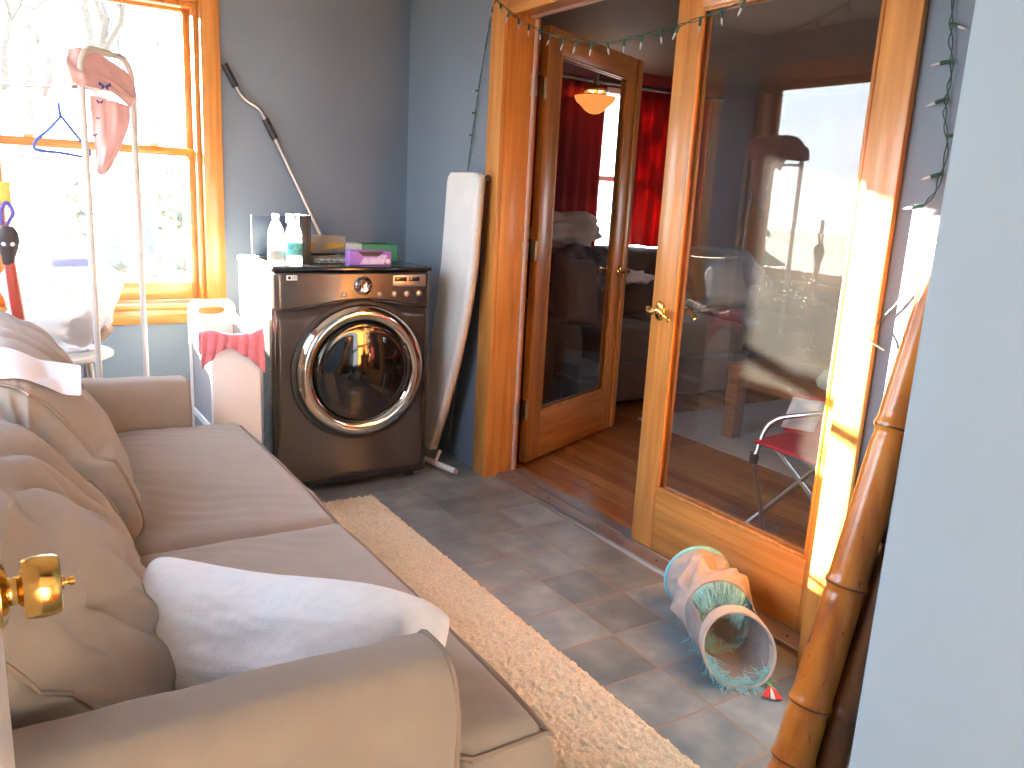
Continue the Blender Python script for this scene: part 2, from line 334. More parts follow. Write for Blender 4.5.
# ------------------------------------------------------------------ room shell
struct('floor', B(XL - .14, 2.09, -.1, YB + .16, -.08, 0, 0), 'tile')
struct('floor_hall', B(-1.6, 2.0, -3.2, -.1, -.08, 0, 0), 'plank')
struct('floor_far_room', B(2.09, 6.3, -1.2, 5.4, -.08, .008, 0), 'plank')
struct('ceiling', B(XL - .14, 2.10, -.1, YB + .16, ZC, ZC + .1, 0), 'ceil')
struct('ceiling_hall', B(-1.6, 2.0, -3.2, -.1, ZC, ZC + .1, 0), 'ceil')
ZF = 2.30
struct('ceiling_far_room', B(2.10, 6.3, -1.2, 5.4, ZF, ZC + .1, 0), 'ceil_far')
def holed(a0, a1, z1, h0, h1, hz0, hz1, mk):     # a wall with one opening, as one mesh
    b = MB()
    for (p, q, r, s) in ((a0, h0, 0, z1), (h1, a1, 0, z1), (h0, h1, hz1, z1)) + (((h0, h1, 0, hz0),) if hz0 > 0 else ()): b.join(mk(p, q, r, s))
    return b
WX0, WX1, WZ0, WZ1 = .035, .885, .73, 2.10
struct('wall_back', holed(XL - .14, XF, ZC, WX0 - .02, WX1 + .02, WZ0 - .02, WZ1, lambda p, q, r, s: B(p, q, YB, YB + .16, r, s, 0)), 'paint', smooth=False)
LY0, LY1, LZ0, LZ1 = 2.75, 4.05, .85, 2.15
MY0, MY1 = 1.25, 2.45
wl = holed(-.1, 2.6, ZC, MY0 - .02, MY1 + .02, LZ0 - .02, LZ1 + .02, lambda p, q, r, s: B(XL - .14, XL, p, q, r, s, 0)).join(holed(2.6, YB, ZC, LY0 - .02, LY1 + .02, LZ0 - .02, LZ1 + .02, lambda p, q, r, s: B(XL - .14, XL, p, q, r, s, 0)))
struct('wall_left', wl, 'paint', smooth=False)
DY0, DY1, DZ = 1.335, 3.135, 2.055
struct('wall_right', holed(.30, YB, ZC, DY0 - .02, DY1 + .02, 0, DZ + .02, lambda p, q, r, s: B(XR, XF, p, q, r, s, 0)), 'paint', smooth=False)
PX, PY = .75, .4435
nw = MB(); nw.join(B(PX, PX + .11, -.1, PY, 0, ZC, .004)); nw.join(B(PX + .11, XR, -.1, .25, 0, ZC, 0))
struct('wall_front', nw, 'paint_lit', smooth=False)
nl = MB(); nl.join(B(XL, -.08, -.1, 0.02, 0, ZC, 0)); nl.join(B(-.08, PX, -.1, .02, 2.08, ZC, 0))
struct('wall_front_left', nl, 'paint', smooth=False)
struct('wall_hall_left', B(-1.6, -1.5, -3.2, -.1, 0, ZC, 0), 'hallwall'); struct('wall_hall_right', B(1.9, 2.0, -3.2, -.1, 0, ZC, 0), 'hallwall')
hb = holed(-1.5, 1.9, ZC, -.4, .8, .9, 2.0, lambda p, q, r, s: B(p, q, -3.2, -3.1, r, s, 0)); struct('wall_hall_back', hb, 'hallwall', smooth=False)
# far room walls
FX0, FX1, FZ0, FZ1, FYB = 3.86, 4.75, .80, 2.16, 5.22
struct('wall_far_back', holed(XF, 6.3, ZC, FX0, FX1, FZ0, FZ1, lambda p, q, r, s: B(p, q, FYB, FYB + .15, r, s, 0)), 'red', smooth=False)
struct('wall_far_right', holed(-1.2, FYB, ZC, 1.9, 2.6, .9, 1.7, lambda p, q, r, s: B(6.15, 6.3, p, q, r, s, 0)), 'red', smooth=False); struct('wall_far_front', holed(XF, 6.15, ZC, 3.9, 4.5, 1.0, 1.6, lambda p, q, r, s: B(p, q, -1.2, -1.05, r, s, 0)), 'red', smooth=False)
w = MB(); w.join(B(XF - .16, XF, YB + .16, FYB + .15, 0, ZC, 0)); w.join(B(XF - .1, XF, -1.2, .30, 0, ZC, 0))
struct('wall_far_left', w, 'red')

# ------------------------------------------------------------------ window 1 (back wall)
w1 = sroot('window_1', ((WX0 + WX1) / 2, YB, WZ0), 'wide double-hung pine window behind the white clothes rack')
fr = MB(); fr.join(B(WX1, WX1 + .018, YB - .004, YB + .158, WZ0 - .01, WZ1, .002)); fr.join(B(WX0 - .018, WX0, YB - .004, YB + .158, WZ0 - .01, WZ1, .002)); fr.join(B(WX0, WX1, YB - .004, YB + .158, WZ1 - .025, WZ1, .002))
fr.build('window_frame', 'pinez', w1)
st = MB()
for a in (WX1 - .022, WX0): st.join(B(a, a + .022, YB + .02, YB + .085, WZ0, WZ1 - .025, .003))
st.join(B(WX0 + .022, WX1 - .022, YB + .02, YB + .085, WZ1 - .047, WZ1 - .025, .003)); st.build('window_stop', 'pinez', w1)
cs = MB()
cs.join(B(WX1, .972, YB - .022, YB - .002, WZ0, WZ1 + .09, .004)); cs.join(B(WX0 - .087, WX0, YB - .022, YB - .002, WZ0, WZ1 + .09, .004)); cs.build('window_casing', 'pinez', w1)
B(WX0, WX1, YB - .021, YB - .002, WZ1 - .005, WZ1 + .09, .004).build('window_casing', 'pinex', w1)
B(WX0 - .13, 1.0, YB - .06, YB + .12, WZ0 - .028, WZ0, .006).build('window_sill', 'pinex', w1)
B(WX0 - .09, .966, YB - .02, YB - .002, .632, WZ0 - .028, .003).build('window_apron', 'pinex', w1)
SG = .838
def sash(y, z0, z1, bot, top):
    b = MB()
    b.join(B(SG, WX1 - .001, y, y + .035, z0, z1, .003)); b.join(B(WX0 + .001, WX0 + .047, y, y + .035, z0, z1, .003))
    o = b.build('window_sash', 'pinez', w1)
    b = MB(); b.join(B(WX0 + .047, SG, y, y + .035, z0, z0 + bot, .004)); b.join(B(WX0 + .047, SG, y, y + .035, z1 - top, z1, .004))
    b.build('sash_rail', 'pinex', o)
    B(WX0 + .04, SG + .006, y + .015, y + .019, z0 + bot - .005, z1 - top + .005, 0).build('window_pane', 'glass', o)
    return o
sash(YB + .120, 1.405, WZ1 - .025, .04, .03)
lo = sash(YB + .084, WZ0 + .002, 1.443, .082, .036)
for x in (.19, .69):
    B(x - .02, x + .02, YB + .075, YB + .10, 1.443, 1.458, .003).build('sash_lock', 'brass_dull', w1)
# window 2 (left wall, seen mirrored in the door glass)
def side_window(nm, LY0, LY1, lab):
    w2 = sroot(nm, (XL, (LY0 + LY1) / 2, LZ0), lab)
    fr = MB()
    for (a, b_) in ((LY0 - .018, LY0), (LY1, LY1 + .018)): fr.join(B(XL - .14, XL + .003, a, b_, LZ0 - .018, LZ1 + .018, .002))
    fr.join(B(XL - .14, XL + .003, LY0, LY1, LZ1, LZ1 + .018, .002)); fr.join(B(XL - .14, XL + .045, LY0 - .06, min(LY1 + .06, YB - .003), LZ0 - .03, LZ0, .002)); fr.build('window_frame', 'piney', w2)
    cs = MB(); cs.join(B(XL + .002, XL + .022, LY0 - .1, LY0 - .0, LZ0, LZ1 + .1, .004)); cs.join(B(XL + .002, XL + .022, LY1, min(LY1 + .095, YB - .003), LZ0, LZ1 + .1, .004)); cs.join(B(XL + .002, XL + .022, LY0, LY1, LZ1, LZ1 + .1, .004)); cs.build('window_casing', 'pinez', w2)
    sa = MB()
    for a in (LY0 + .001, LY1 - .051): sa.join(B(XL - .1, XL - .065, a, a + .05, LZ0, LZ1, .003))
    sa.join(B(XL - .1, XL - .065, LY0 + .05, LY1 - .05, LZ0, LZ0 + .06, .003)); sa.join(B(XL - .1, XL - .065, LY0 + .05, LY1 - .05, LZ1 - .05, LZ1, .003))
    so = sa.build('window_sash', 'pinez', w2); B(XL - .085, XL - .081, LY0 + .045, LY1 - .045, LZ0 + .055, LZ1 - .045, 0).build('window_pane', 'glass', so)
side_window('window_2', LY0, LY1, 'large pine window in the left wall nearest the back corner'); side_window('window_4', MY0, MY1, 'pine window in the left wall directly behind the sofa')
# window 3 (far room)
w3 = sroot('window_3', ((FX0 + FX1) / 2, FYB, FZ0), 'bright far-room window between the red curtains')
fr = MB(); fr.join(B(FX0, FX0 + .04, FYB, FYB + .1, FZ0, FZ1, .003)); fr.join(B(FX1 - .04, FX1, FYB, FYB + .1, FZ0, FZ1, .003)); fr.join(B(FX0 + .04, FX1 - .04, FYB, FYB + .1, FZ1 - .04, FZ1, .003)); fr.join(B(FX0 + .04, FX1 - .04, FYB, FYB + .1, FZ0, FZ0 + .04, .003)); fr.join(B(FX0 + .04, FX1 - .04, FYB + .03, FYB + .07, 1.46, 1.5, .003)); fr.build('window_frame', 'white', w3)
B(FX0 + .03, FX1 - .03, FYB + .048, FYB + .052, FZ0 + .03, FZ1 - .03, 0).build('window_pane', 'glass', w3)

def plain_window(nm, axis, c, a0, a1, z0, z1, lab):     # framed single pane in a wall lying across the given axis
    mk = (lambda p, q, r, s_, d0, d1, bv=.003: B(p, q, c + d0, c + d1, r, s_, bv)) if axis == 'y' else (lambda p, q, r, s_, d0, d1, bv=.003: B(c + d0, c + d1, p, q, r, s_, bv))
    w = sroot(nm, ((a0 + a1) / 2, c, z0) if axis == 'y' else (c, (a0 + a1) / 2, z0), lab)
    f = MB()
    for (p, q, r, s_) in ((a0, a0 + .04, z0, z1), (a1 - .04, a1, z0, z1), (a0 + .04, a1 - .04, z0, z0 + .04), (a0 + .04, a1 - .04, z1 - .04, z1)): f.join(mk(p, q, r, s_, -.06, .06))
    f.build('window_frame', 'white', w)
    k = MB()
    for (p, q, r, s_) in ((a0 - .07, a0, z0 - .07, z1 + .07), (a1, a1 + .07, z0 - .07, z1 + .07), (a0, a1, z0 - .07, z0), (a0, a1, z1, z1 + .07)): k.join(mk(p, q, r, s_, -.092, .092))
    k.build('window_casing', 'white', w)
    mk(a0 + .03, a1 - .03, z0 + .03, z1 - .03, -.002, .002, 0).build('window_pane', 'glass', w)
plain_window('fill_window_5', 'x', 6.225, 1.9, 2.6, .9, 1.7, 'added fill window in the far-room side wall, out of view'); plain_window('fill_window_6', 'y', -1.125, 3.9, 4.5, 1.0, 1.6, 'added fill window in the far-room front wall, out of view'); plain_window('fill_window_7', 'y', -3.15, -.4, .8, .9, 2.0, 'added fill window in the hall behind the doorway, out of view')  # unseen openings put in to feed fill light to far room and hall

# ------------------------------------------------------------------ doorway
t1 = sroot('trim_1', (1.91, 2.24, 0), 'pine casing framing the double glass doors')
B(1.908, 1.929, DY1, 3.255, 0, 2.13, .004).build('casing_leg', 'pinez', t1)
B(1.908, 1.929, 1.247, DY0, 0, 2.13, .004).build('casing_leg', 'pinez', t1)
B(1.908, 1.929, DY0, DY1, 2.035, 2.13, .004).build('casing_head', 'piney', t1)
B(1.904, 1.9085, DY1 - .001, DY1 + .012, 0, 2.04, .001).build('casing_bead', 'pinez', t1)
j = MB(); j.join(B(1.929, XF + .01, DY1, DY1 + .019, 0, DZ + .018, .002)); j.join(B(1.929, XF + .01, DY0 - .019, DY0, 0, DZ + .018, .002)); j.build('jamb', 'pinez', t1)
B(1.929, XF + .01, DY0, DY1, DZ, DZ + .018, .002).build('jamb_head', 'piney', t1)
j = MB(); j.join(B(2.054, 2.068, DY1 - .010, DY1 - .001, .02, DZ - .012, .002)); j.join(B(2.032, 2.047, DY0, DY1, DZ - .012, DZ, .002)); j.build('weatherstrip', 'strip', t1)
XH = MB(); XH.join(B(XF, XF + .018, DY1 + .025, 3.25, 0.008, 2.13, .003)); XH.join(B(XF, XF + .018, 1.25, DY0, .008, 2.13, .003)); XH.build('casing_rear', 'pinez', t1)
t2 = sroot('trim_2', (2.02, 2.24, 0), 'dull metal threshold under the glass doors')
th = MB(); th.prism([(1.965, DY0, 0.0005), (1.972, DY0, .012), (2.045, DY0, .018), (2.11, DY0, .018), (2.11, DY0, .0005)], (0, DY1 - DY0, 0)); th.build('threshold', 'sill', t2, ang=10)
MB().tube([(1.972, DY0 + .002, .0125), (1.972, DY1 - .002, .0125)], .004, 8).build('nosing', 'steel', t2)
MB().tube([(2.046, DY0 + .002, .018), (2.046, DY1 - .002, .018)], .003, 8).build('bead', 'steel', t2)
for y in (1.45, 1.75, 2.05, 2.4, 2.75, 3.05): MB().lathe([(0, .003), (.004, .0025), (.0045, 0)], (2.01, y, .0152), n=10).build('screw', 'dark_metal', t2)

def lever(parent, o, nrm, along, m='brass', sc=1.0):   # scroll lever on an oval rose
    nrm = V(nrm).normalized(); al = V(along).normalized(); up = V((0, 0, 1)); o = V(o)
    r = MB(); r.grid(lambda a, t: o + (al * math.cos(2 * PI * a) * .024 + up * math.sin(2 * PI * a) * .036) * sc * min(1, t * 1.25 if t < .8 else 1) + nrm * sc * (.012 * (1 - max(0, (t - .4) / .6) ** 2)), 28, 8, cu=True)
    rose = r.build('rose', m, parent, merge=1e-5)
    MB().tube([o + nrm * .006, o + nrm * .05 * sc], .009 * sc, 12).build('spindle', m, parent)
    pts = bez([o + nrm * .05 * sc - al * .018 * sc + up * .012 * sc, o + nrm * .052 * sc - al * .006 * sc + up * .004 * sc, o + nrm * .053 * sc + al * .012 * sc, o + nrm * .052 * sc + al * .045 * sc + up * .010 * sc, o + nrm * .05 * sc + al * .078 * sc - up * .006 * sc, o + nrm * .047 * sc + al * .095 * sc - up * .016 * sc, o + nrm * .043 * sc + al * .09 * sc - up * .022 * sc], 6)
    k = len(pts); MB().tube(pts, [(.006 + .005 * math.sin(PI * min(1, i / (k - 1) * 1.3 + .15))) * sc for i in range(k)], 10).build('lever', m, parent)

def leaf(root, lw, side, gm, top=2.045):      # leaf built in the root's own axes: x along the leaf from the hinge, y its thickness from 0 to .04
    st, bz, tz = .113, .262, 1.938
    b = MB(); b.join(B(0, st, 0, .04, .02, top, .003)); b.join(B(lw - st, lw, 0, .04, .02, top, .003)); b.build('stile', 'pinez', root, local=True)
    B(st, lw - st, 0, .04, .02, bz, .003).build('bottom_rail', 'pinex', root, local=True)
    B(st, lw - st, 0, .04, tz, top, .003).build('top_rail', 'pinex', root, local=True)
    bd = MB()
    for y0, y1 in ((-.002, .010), (.030, .042)):
        bd.join(B(st, st + .012, y0, y1, bz, tz, .003)); bd.join(B(lw - st - .012, lw - st, y0, y1, bz, tz, .003)); bd.join(B(st + .012, lw - st - .012, y0, y1, bz, bz + .012, .003)); bd.join(B(st + .012, lw - st - .012, y0, y1, tz - .012, tz, .003))
    bd.build('glazing_bead', 'pinez', root, local=True)
    B(st + .002, lw - st - .002, .018, .022, bz + .002, tz - .002, 0).build('glass_pane', gm, root, local=True)
d1 = sroot('door_1', (2.05, 1.335, 0), 'closed glass door with pale pine frame beside the bamboo', rz=PI / 2)
# closed leaf: local x runs +Y, local y runs -X
for ch in (): pass
d1.rotation_euler = (0, 0, PI / 2); d1.location = (2.09, 1.337, 0); RM[d1] = Matrix.Translation((2.09, 1.337, 0)) @ Matrix.Rotation(PI / 2, 4, 'Z')
leaf(d1, .906, 1, 'doorglass')
lever(d1, (2.05, 2.195, .925), (-1, 0, 0), (0, -1, 0)); lever(d1, (2.09, 2.195, .925), (1, 0, 0), (0, -1, 0))
ang = math.radians(23.6)
d2 = sroot('door_2', (2.172, 3.188, 0), 'open glass door swung into the far room, frame in shade', rz=ang)
leaf(d2, .915, 1, 'doorglass2', 2.045)
B(.885, .935, -.014, -.0005, .025, 2.04, .004).build('astragal', 'pinez', d2, local=True)
RL = Matrix.Rotation(ang, 3, 'Z'); dl = RL @ V((1, 0, 0)); dn = RL @ V((0, -1, 0))
lever(d2, V((2.172, 3.188, .925)) + dl * .865, dn, -dl); lever(d2, V((2.172, 3.188, .925)) + dl * .865 - dn * .04, -dn, -dl)
for z in (.29, 1.06, 1.78):
    hg = MB(); hg.join(B(-.0025, -.0005, .002, .038, z - .045, z + .045, .0005)); hg.tube([(-.014, .004, z - .046), (-.014, .004, z + .046)], .006, 10); hg.join(B(-.014, -.001, .001, .004, z - .045, z + .045, .0005))
    hg.build('hinge', 'brass_dull', d2, local=True)
    B(2.046, 2.083, DY1 - .0035, DY1 - .0005, z - .045, z + .045, .0005).build('hinge_leaf', 'brass_dull', t1)

# door 3: white entry door at the left of the frame
d3 = sroot('door_3', (-.035, .06, 0), 'white door with brass knob, edge-on at the left')
b = B(-.055, -.015, .06, .862, .015, 2.04, .004); b.build('door_slab', 'white', d3)
kc = V((-.015, .797, .933)); ax = V((1, 0, -.0))
kn = MB(); kn.lathe([(0, 0), (.031, 0), (.031, .003), (.024, .007), (.013, .009), (.0125, .016), (.0145, .018), (.0155, .0195)], kc, ax, 40); kn.build('rose', 'brass', d3, ang=50)
kn = MB(); kn.lathe([(.0125, .015), (.020, .0185), (.0262, .0195), (.0275, .023), (.0286, .033), (.0278, .044), (.0258, .0485), (.0238, .0495), (0, .0495)], kc, ax, 48); kk = kn.build('door_knob', 'brass', d3, ang=28)
MB().lathe([(0, .048), (.0065, .0485), (.006, .052), (.0028, .0535), (.0028, .056), (.0045, .0575), (.004, .0605), (0, .0615)], kc, ax, 20).build('turn_button', 'brass', kk, ang=50)

# ------------------------------------------------------------------ sofa
sofa = thing('sofa', (.15, 1.97, 0), 'taupe slipcovered sofa with loose rumpled back cushions along the left wall', 'sofa')
fb = MB(); fb.join(B(-.40, .62, .95, 3.03, .05, .30, .03, 3)); fb.join(B(-.42, -.22, .93, 3.03, .05, .74, .05, 3)); fb.build('sofa_frame', 'sofa', sofa)
ft = MB()
for x in (-.34, .54):
    for y in (.97, 2.98): MB().lathe([(0, 0), (.022, 0), (.03, .055), (0, .055)], (x, y, 0), n=16).build('foot', 'dark_metal', sofa)
def arm(y0, y1, dx=0, dz=0):
    def prof(t):          # closed section in Y,Z
        w = (y1 - y0) / 2; cy = (y0 + y1) / 2; a = 2 * PI * t
        ca, sa = math.cos(a), math.sin(a); p = 4.5
        yy = math.copysign(abs(ca) ** (2 / p), ca); zz = math.copysign(abs(sa) ** (2 / 3.2), sa)
        z = .06 + (zz + 1) / 2 * (.595 + dz)
        if z > .5: yy *= 1.0 + .05 * math.sin((z - .5) / .155 * PI)
        return cy + yy * w, z
    b = MB()
    xs = [-.40, -.395, -.38] + [-.36 + (.865 + dx) * i / 26 for i in range(27)] + [.512 + dx, .515 + dx]
    def f(u, v):
        i = round(u * (len(xs) - 1)); x = xs[i]; y, z = prof(v)
        e = min(1, .93 + (x + .40) * 4) * (1 if x < .507 + dx else 1 - (x - .507 - dx) * 3)
        cy, cz = (y0 + y1) / 2, .36
        y, z = cy + (y - cy) * e, cz + (z - cz) * (1 - (1 - e) * .4)
        n = .006 * nz(x * 3, y * 9, z * 9) + .003 * nz(x * 14, y * 14, z * 14)
        return V((x, y + n, z + n * .6 + (.012 * math.sin((x + .4) / .93 * PI) if z > .55 else 0)))
    g = b.grid(f, len(xs), 56, cv=True); b.fan(g[0]); b.fan(g[-1][::-1])
    o = b.build('arm', 'sofa', sofa, ang=60)
    pts = [V((.516 + dx, *((y0 + y1) / 2 + (prof(k / 48)[0] - (y0 + y1) / 2) * .985, prof(k / 48)[1]))) for k in range(48)]
    MB().tube(pts, .0042, 8, closed=True).build('piping', 'sofa_pipe', o)
    return o
arm(.885, 1.045); arm(2.885, 3.045, .04, -.03)
def seat(y0, y1, ear0, ear1):   # T-cushion outline in plan, puffed
    fx = .715
    pl = [(-.20, y0 + .005)]
    if ear0: pl += [(.545, y0 + .005), (.55, ear0), (fx, ear0)]
    else: pl += [(fx, y0)]
    if ear1: pl += [(fx, ear1), (.55, ear1), (.545, y1 - .005)]
    else: pl += [(fx, y1)]
    pl += [(-.20, y1 - .005)]
    lo_y, hi_y = (ear0 or y0), (ear1 or y1)
    NX, NY = 60, 64
    z0, z1 = .305, .475
    def inside_y(x): return ((ear0 if (ear0 and x > .548) else y0), (ear1 if (ear1 and x > .548) else y1))
    b = MB()
    def pos(u, v, top):
        x = lerp(-.20, fx, 1 - (1 - u) ** 1.0)
        a, c = inside_y(x); 
        # soften the step of the T so the side wall stays clean
        if ear0: a = lerp(y0, ear0, min(1, max(0, (x - .535) / .03)))
        if ear1: c = lerp(y1, ear1, min(1, max(0, (x - .535) / .03)))
        y = lerp(a, c, v)
        du = min(u, 1 - u) * (fx + .2); dv = min(v, 1 - v) * (c - a); d = min(du, dv)
        r = .045; e = math.sqrt(max(0, 1 - max(0, 1 - d / r) ** 2))
        crown = .035 * math.sin(PI * min(1, max(0, v))) ** .7 * math.sin(PI * (.15 + .8 * u)) ** .7
        if top:
            z = z1 - .03 + .03 * e + crown
            wr = math.exp(-((x - .42) / .26) ** 2) * .0065 * math.sin((y + .35 * x + .05 * nz(x * 4, y * 4, 2)) * 95 + 5 * nz(x * 2.5, y * 1.2, 7)) * max(0, nz(x * 1.7, y * 2.3, 3) + .35) * .8
            z += wr * min(1, d / .08) + .008 * nz(x * 5, y * 5, 1) * e
            # front edge lip sags softly
            return V((x + .006 * nz(y * 5, 3, 1) * (u > .9), y, z))
        return V((x, y, z0 + .02 * (1 - e)))
    gt = b.grid(lambda u, v: pos(u, v, True), NX, NY); gb = b.grid(lambda u, v: pos(u, v, False), NX, NY)
    def loop(g): return [g[i][0] for i in range(NX)] + [g[-1][j] for j in range(1, NY)] + [g[i][-1] for i in range(NX - 2, -1, -1)] + [g[0][j] for j in range(NY - 2, 0, -1)]
    a, c = loop(gt), loop(gb); n = len(a); mids = []
    for t in (.33, .66):
        ring = []
        for p, q in zip(a, c):
            v = p.co.lerp(q.co, t); cx, cy = .3, (y0 + y1) / 2
            dirv = V((v.x - .2, (v.y - cy), 0)); dirv = dirv / max(1e-6, dirv.length)
            outw = V((.012 if v.x > fx - .02 else 0, (-.012 if v.y < lo_y + .02 else .012 if v.y > hi_y - .02 else 0) if v.x > .56 else 0, 0))
            ring.append(b.bm.verts.new(v + outw))
        mids.append(ring)
    rs = [a] + mids + [c]
    for r0, r1 in zip(rs, rs[1:]):
        for i in range(n):
            try: b.bm.faces.new((r0[i], r1[i], r1[(i + 1) % n], r0[(i + 1) % n]))
            except ValueError: pass
    pts = [v.co.copy() + V((0, 0, .003)) for v in a if True]
    o = b.build('seat_cushion', 'sofa', sofa, ang=70)
    front = [p for p in pts if p.x > .52]
    MB().tube([V((p.x + (.003 if p.x > .70 else 0), p.y, p.z)) for p in pts], .0062, 8, closed=True).build('piping', 'sofa_pipe', o)
seat(1.05, 1.868, .94, 0); seat(1.872, 2.88, 0, 0)
def back_cushion(y0, y1, prof, seed, dip, tuck=0):
    P = bez(prof + [prof[0]], 14)[:-1]; nu, nv = len(P), 132
    b = MB(); cen = sum(P, V((0, 0, 0))) / nu
    def f(u, v):
        p = P[int(round(u * nu)) % nu]; y = lerp(y0, y1, v)
        e = (1 - abs(2 * v - 1) ** 5) ** .5 if 0 < v < 1 else 0
        e = .58 + .42 * e
        q = cen + (p - cen) * e
        if p.z < cen.z: q.z = cen.z + (p.z - cen.z) * (.94 + .06 * e); q.x = cen.x + (p.x - cen.x) * (.85 + .15 * e)
        # long soft folds running along the cushion
        front = max(0, (p.x - cen.x) / .25 + .25)
        s = u * 9
        def crease(a_, b_, sd_): return max(0, 1 - 3.2 * abs(nz(a_, b_, sd_))) ** 2
        ms = .35 + .65 * max(0, min(1, nz(y * 2.2, s * .9, seed + 20) * 2 + .55))
        fold = nz(y * 1.6 + seed, s * .6, seed) * .022 + (-crease(y * 4.6 + seed + .30 * s, s * .45 + y, seed + 4) * .032 - crease(y * 8.5 - seed + .55 * s, s * .7 + y, seed + 7) * .020 + nz(y * 9 + .4 * s, s * .8, seed + 30) * .020) * ms + nz(y * 5, s * 6, seed + 9) * .004 + .010
        n = (q - cen).normalized()
        q = q + n * fold * min(1, front + .3) * max(0, min(1, 9 * (v - .045), 9 * (.955 - v)))
        q.z += dip * math.sin(v * PI)
        if tuck and v < .4: q.x -= tuck * (1 - v / .4) ** 2 * (1 if p.x > cen.x else .3)
        return V((q.x, y + fold * .5 + (.0 if 0 < v < 1 else 0), q.z))
    g = b.grid(f, nu, nv, cu=True); b.fan([r[0] for r in g]); b.fan([r[-1] for r in g][::-1])
    o = b.build('back_cushion', 'sofa', sofa, ang=80, sub=1)
    for vv in (.02, .98):
        pts = [f(i / nu, vv) for i in range(nu)]
        MB().tube([V((lerp(cen.x, p.x, 1.02), p.y, lerp(cen.z, p.z, 1.02))) for p in pts], .0042, 6, closed=True).build('piping', 'sofa_pipe', o)
    return o
cu_a = back_cushion(1.055, 1.90, [V((-.21, 0, .50)), V((.02, 0, .475)), V((.205, 0, .49)), V((.20, 0, .58)), V((.11, 0, .71)), V((.02, 0, .82)), V((-.07, 0, .87)), V((-.21, 0, .81))], 3.1, .012, .11)
cu_b = back_cushion(1.915, 2.865, [V((-.21, 0, .50)), V((.02, 0, .475)), V((.245, 0, .49)), V((.245, 0, .60)), V((.165, 0, .76)), V((.075, 0, .875)), V((-.03, 0, .92)), V((-.20, 0, .84))], 8.4, .012)

# pillow
def pillow_obj():
    ctr = V((.345, 1.195, .572)); ux = V((.415, -.34, -.005)).normalized(); nrm = V((-.30, -.42, .86)); nrm = (nrm - ux * nrm.dot(ux)).normalized(); uy = nrm.cross(ux); te = ctr + uy * .16 + V((0, 0, .006))
    nrm = V((-.36, -.66, .66)); nrm = (nrm - ux * nrm.dot(ux)).normalized(); uy = nrm.cross(ux); ctr = te - uy * .135 + nrm * .01
    b = MB(); n = 48
    def f(side):
        def g(u, v):
            a, c = 2 * u - 1, 2 * v - 1
            pin = 1 - .03 * (1 - a * a) * abs(c) ** 2; pin2 = 1 - .02 * (1 - c * c) * abs(a) ** 2; k_ = (abs(a) ** 6 * abs(c) ** 6); pin -= .10 * k_; pin2 -= .08 * k_
            th = ((1 - a ** 4) * (1 - c ** 4)) ** .5
            h = .068 * th * side + .010 * nz(a * 3, c * 3, side + 2) * th + .004 * nz(a * 9, c * 9, side) * th
            bend = -.02 * max(0, c) ** 2 * (1 - .5 * a * a) + .012 * math.sin(a * 4)
            p = ctr + ux * (a * .275 * pin2) + uy * (c * .135 * pin * (1 - (.38 if a > 0 else .12) * a * a) * (1 - (.20 * (1 - a * a) if c > 0 else 0))) + nrm * (h + bend)
            return p
        return g
    b.grid(f(1), n, n); b.grid(f(-1), n, n)
    o = b.build('throw_pillow', 'pillow', None, merge=.0004, ang=80)
    return tag(o, 'white crinkled cotton throw pillow propped against the near sofa arm', 'pillow'), (ctr, ux, uy, nrm)
po, pf = pillow_obj()
# paper
from mathutils.bvhtree import BVHTree
_me = cu_b.data; _bv = BVHTree.FromPolygons([RM[cu_b] @ v.co for v in _me.vertices], [tuple(p.vertices) for p in _me.polygons])
def paper(u, v):
    bl, br, tl, tr = V((-.06, 1.945, .862)), V((.158, 2.015, .812)), V((-.06, 2.06, .925)), V((.170, 2.125, .862))
    p = bl.lerp(br, u).lerp(tl.lerp(tr, u), v); n = V((.35, -.55, .76)).normalized()
    h = _bv.ray_cast(p + n * .3, -n)
    if h[0] is not None and (h[0] - p).dot(n) > -.006: p = p + n * ((h[0] - p).dot(n) + .006)
    return p
b = MB(); b.grid(lambda u, v: paper(u, v), 26, 14)
_ps = b; bmesh.ops.smooth_vert(b.bm, verts=b.bm.verts, factor=.5, use_axis_x=True, use_axis_y=True, use_axis_z=True)
tag(b.build('paper_sheet', 'paper', None, solid=.0008, sub=1), 'blank white sheet of paper lying on the far back cushion', 'paper')

# ------------------------------------------------------------------ shag rug
b = MB()
def rg(u, v):
    x, y = lerp(.64, 1.335, u), lerp(.55, 3.115, v)
    e = min(1, min(u * .695, (1 - u) * .695, v * 2.5, (1 - v) * 2.5) / .022)
    h = .019 * e ** .5 + (.009 * nz(x * 70, y * 70, 1) + .006 * nz(x * 150, y * 150, 5)) * min(1, e * 3)
    j = .006
    return V((x + j * nz(x * 60, y * 60, 9) + .006 * (u > .99) * nz(y * 40, 0, 1), y + j * nz(x * 60, y * 60, 19), max(.001, h)))
b.grid(rg, 150, 400)
tag(b.build('shag_rug', 'rug', None, ang=180), 'beige shag runner rug on the tile floor in front of the sofa', 'rug')

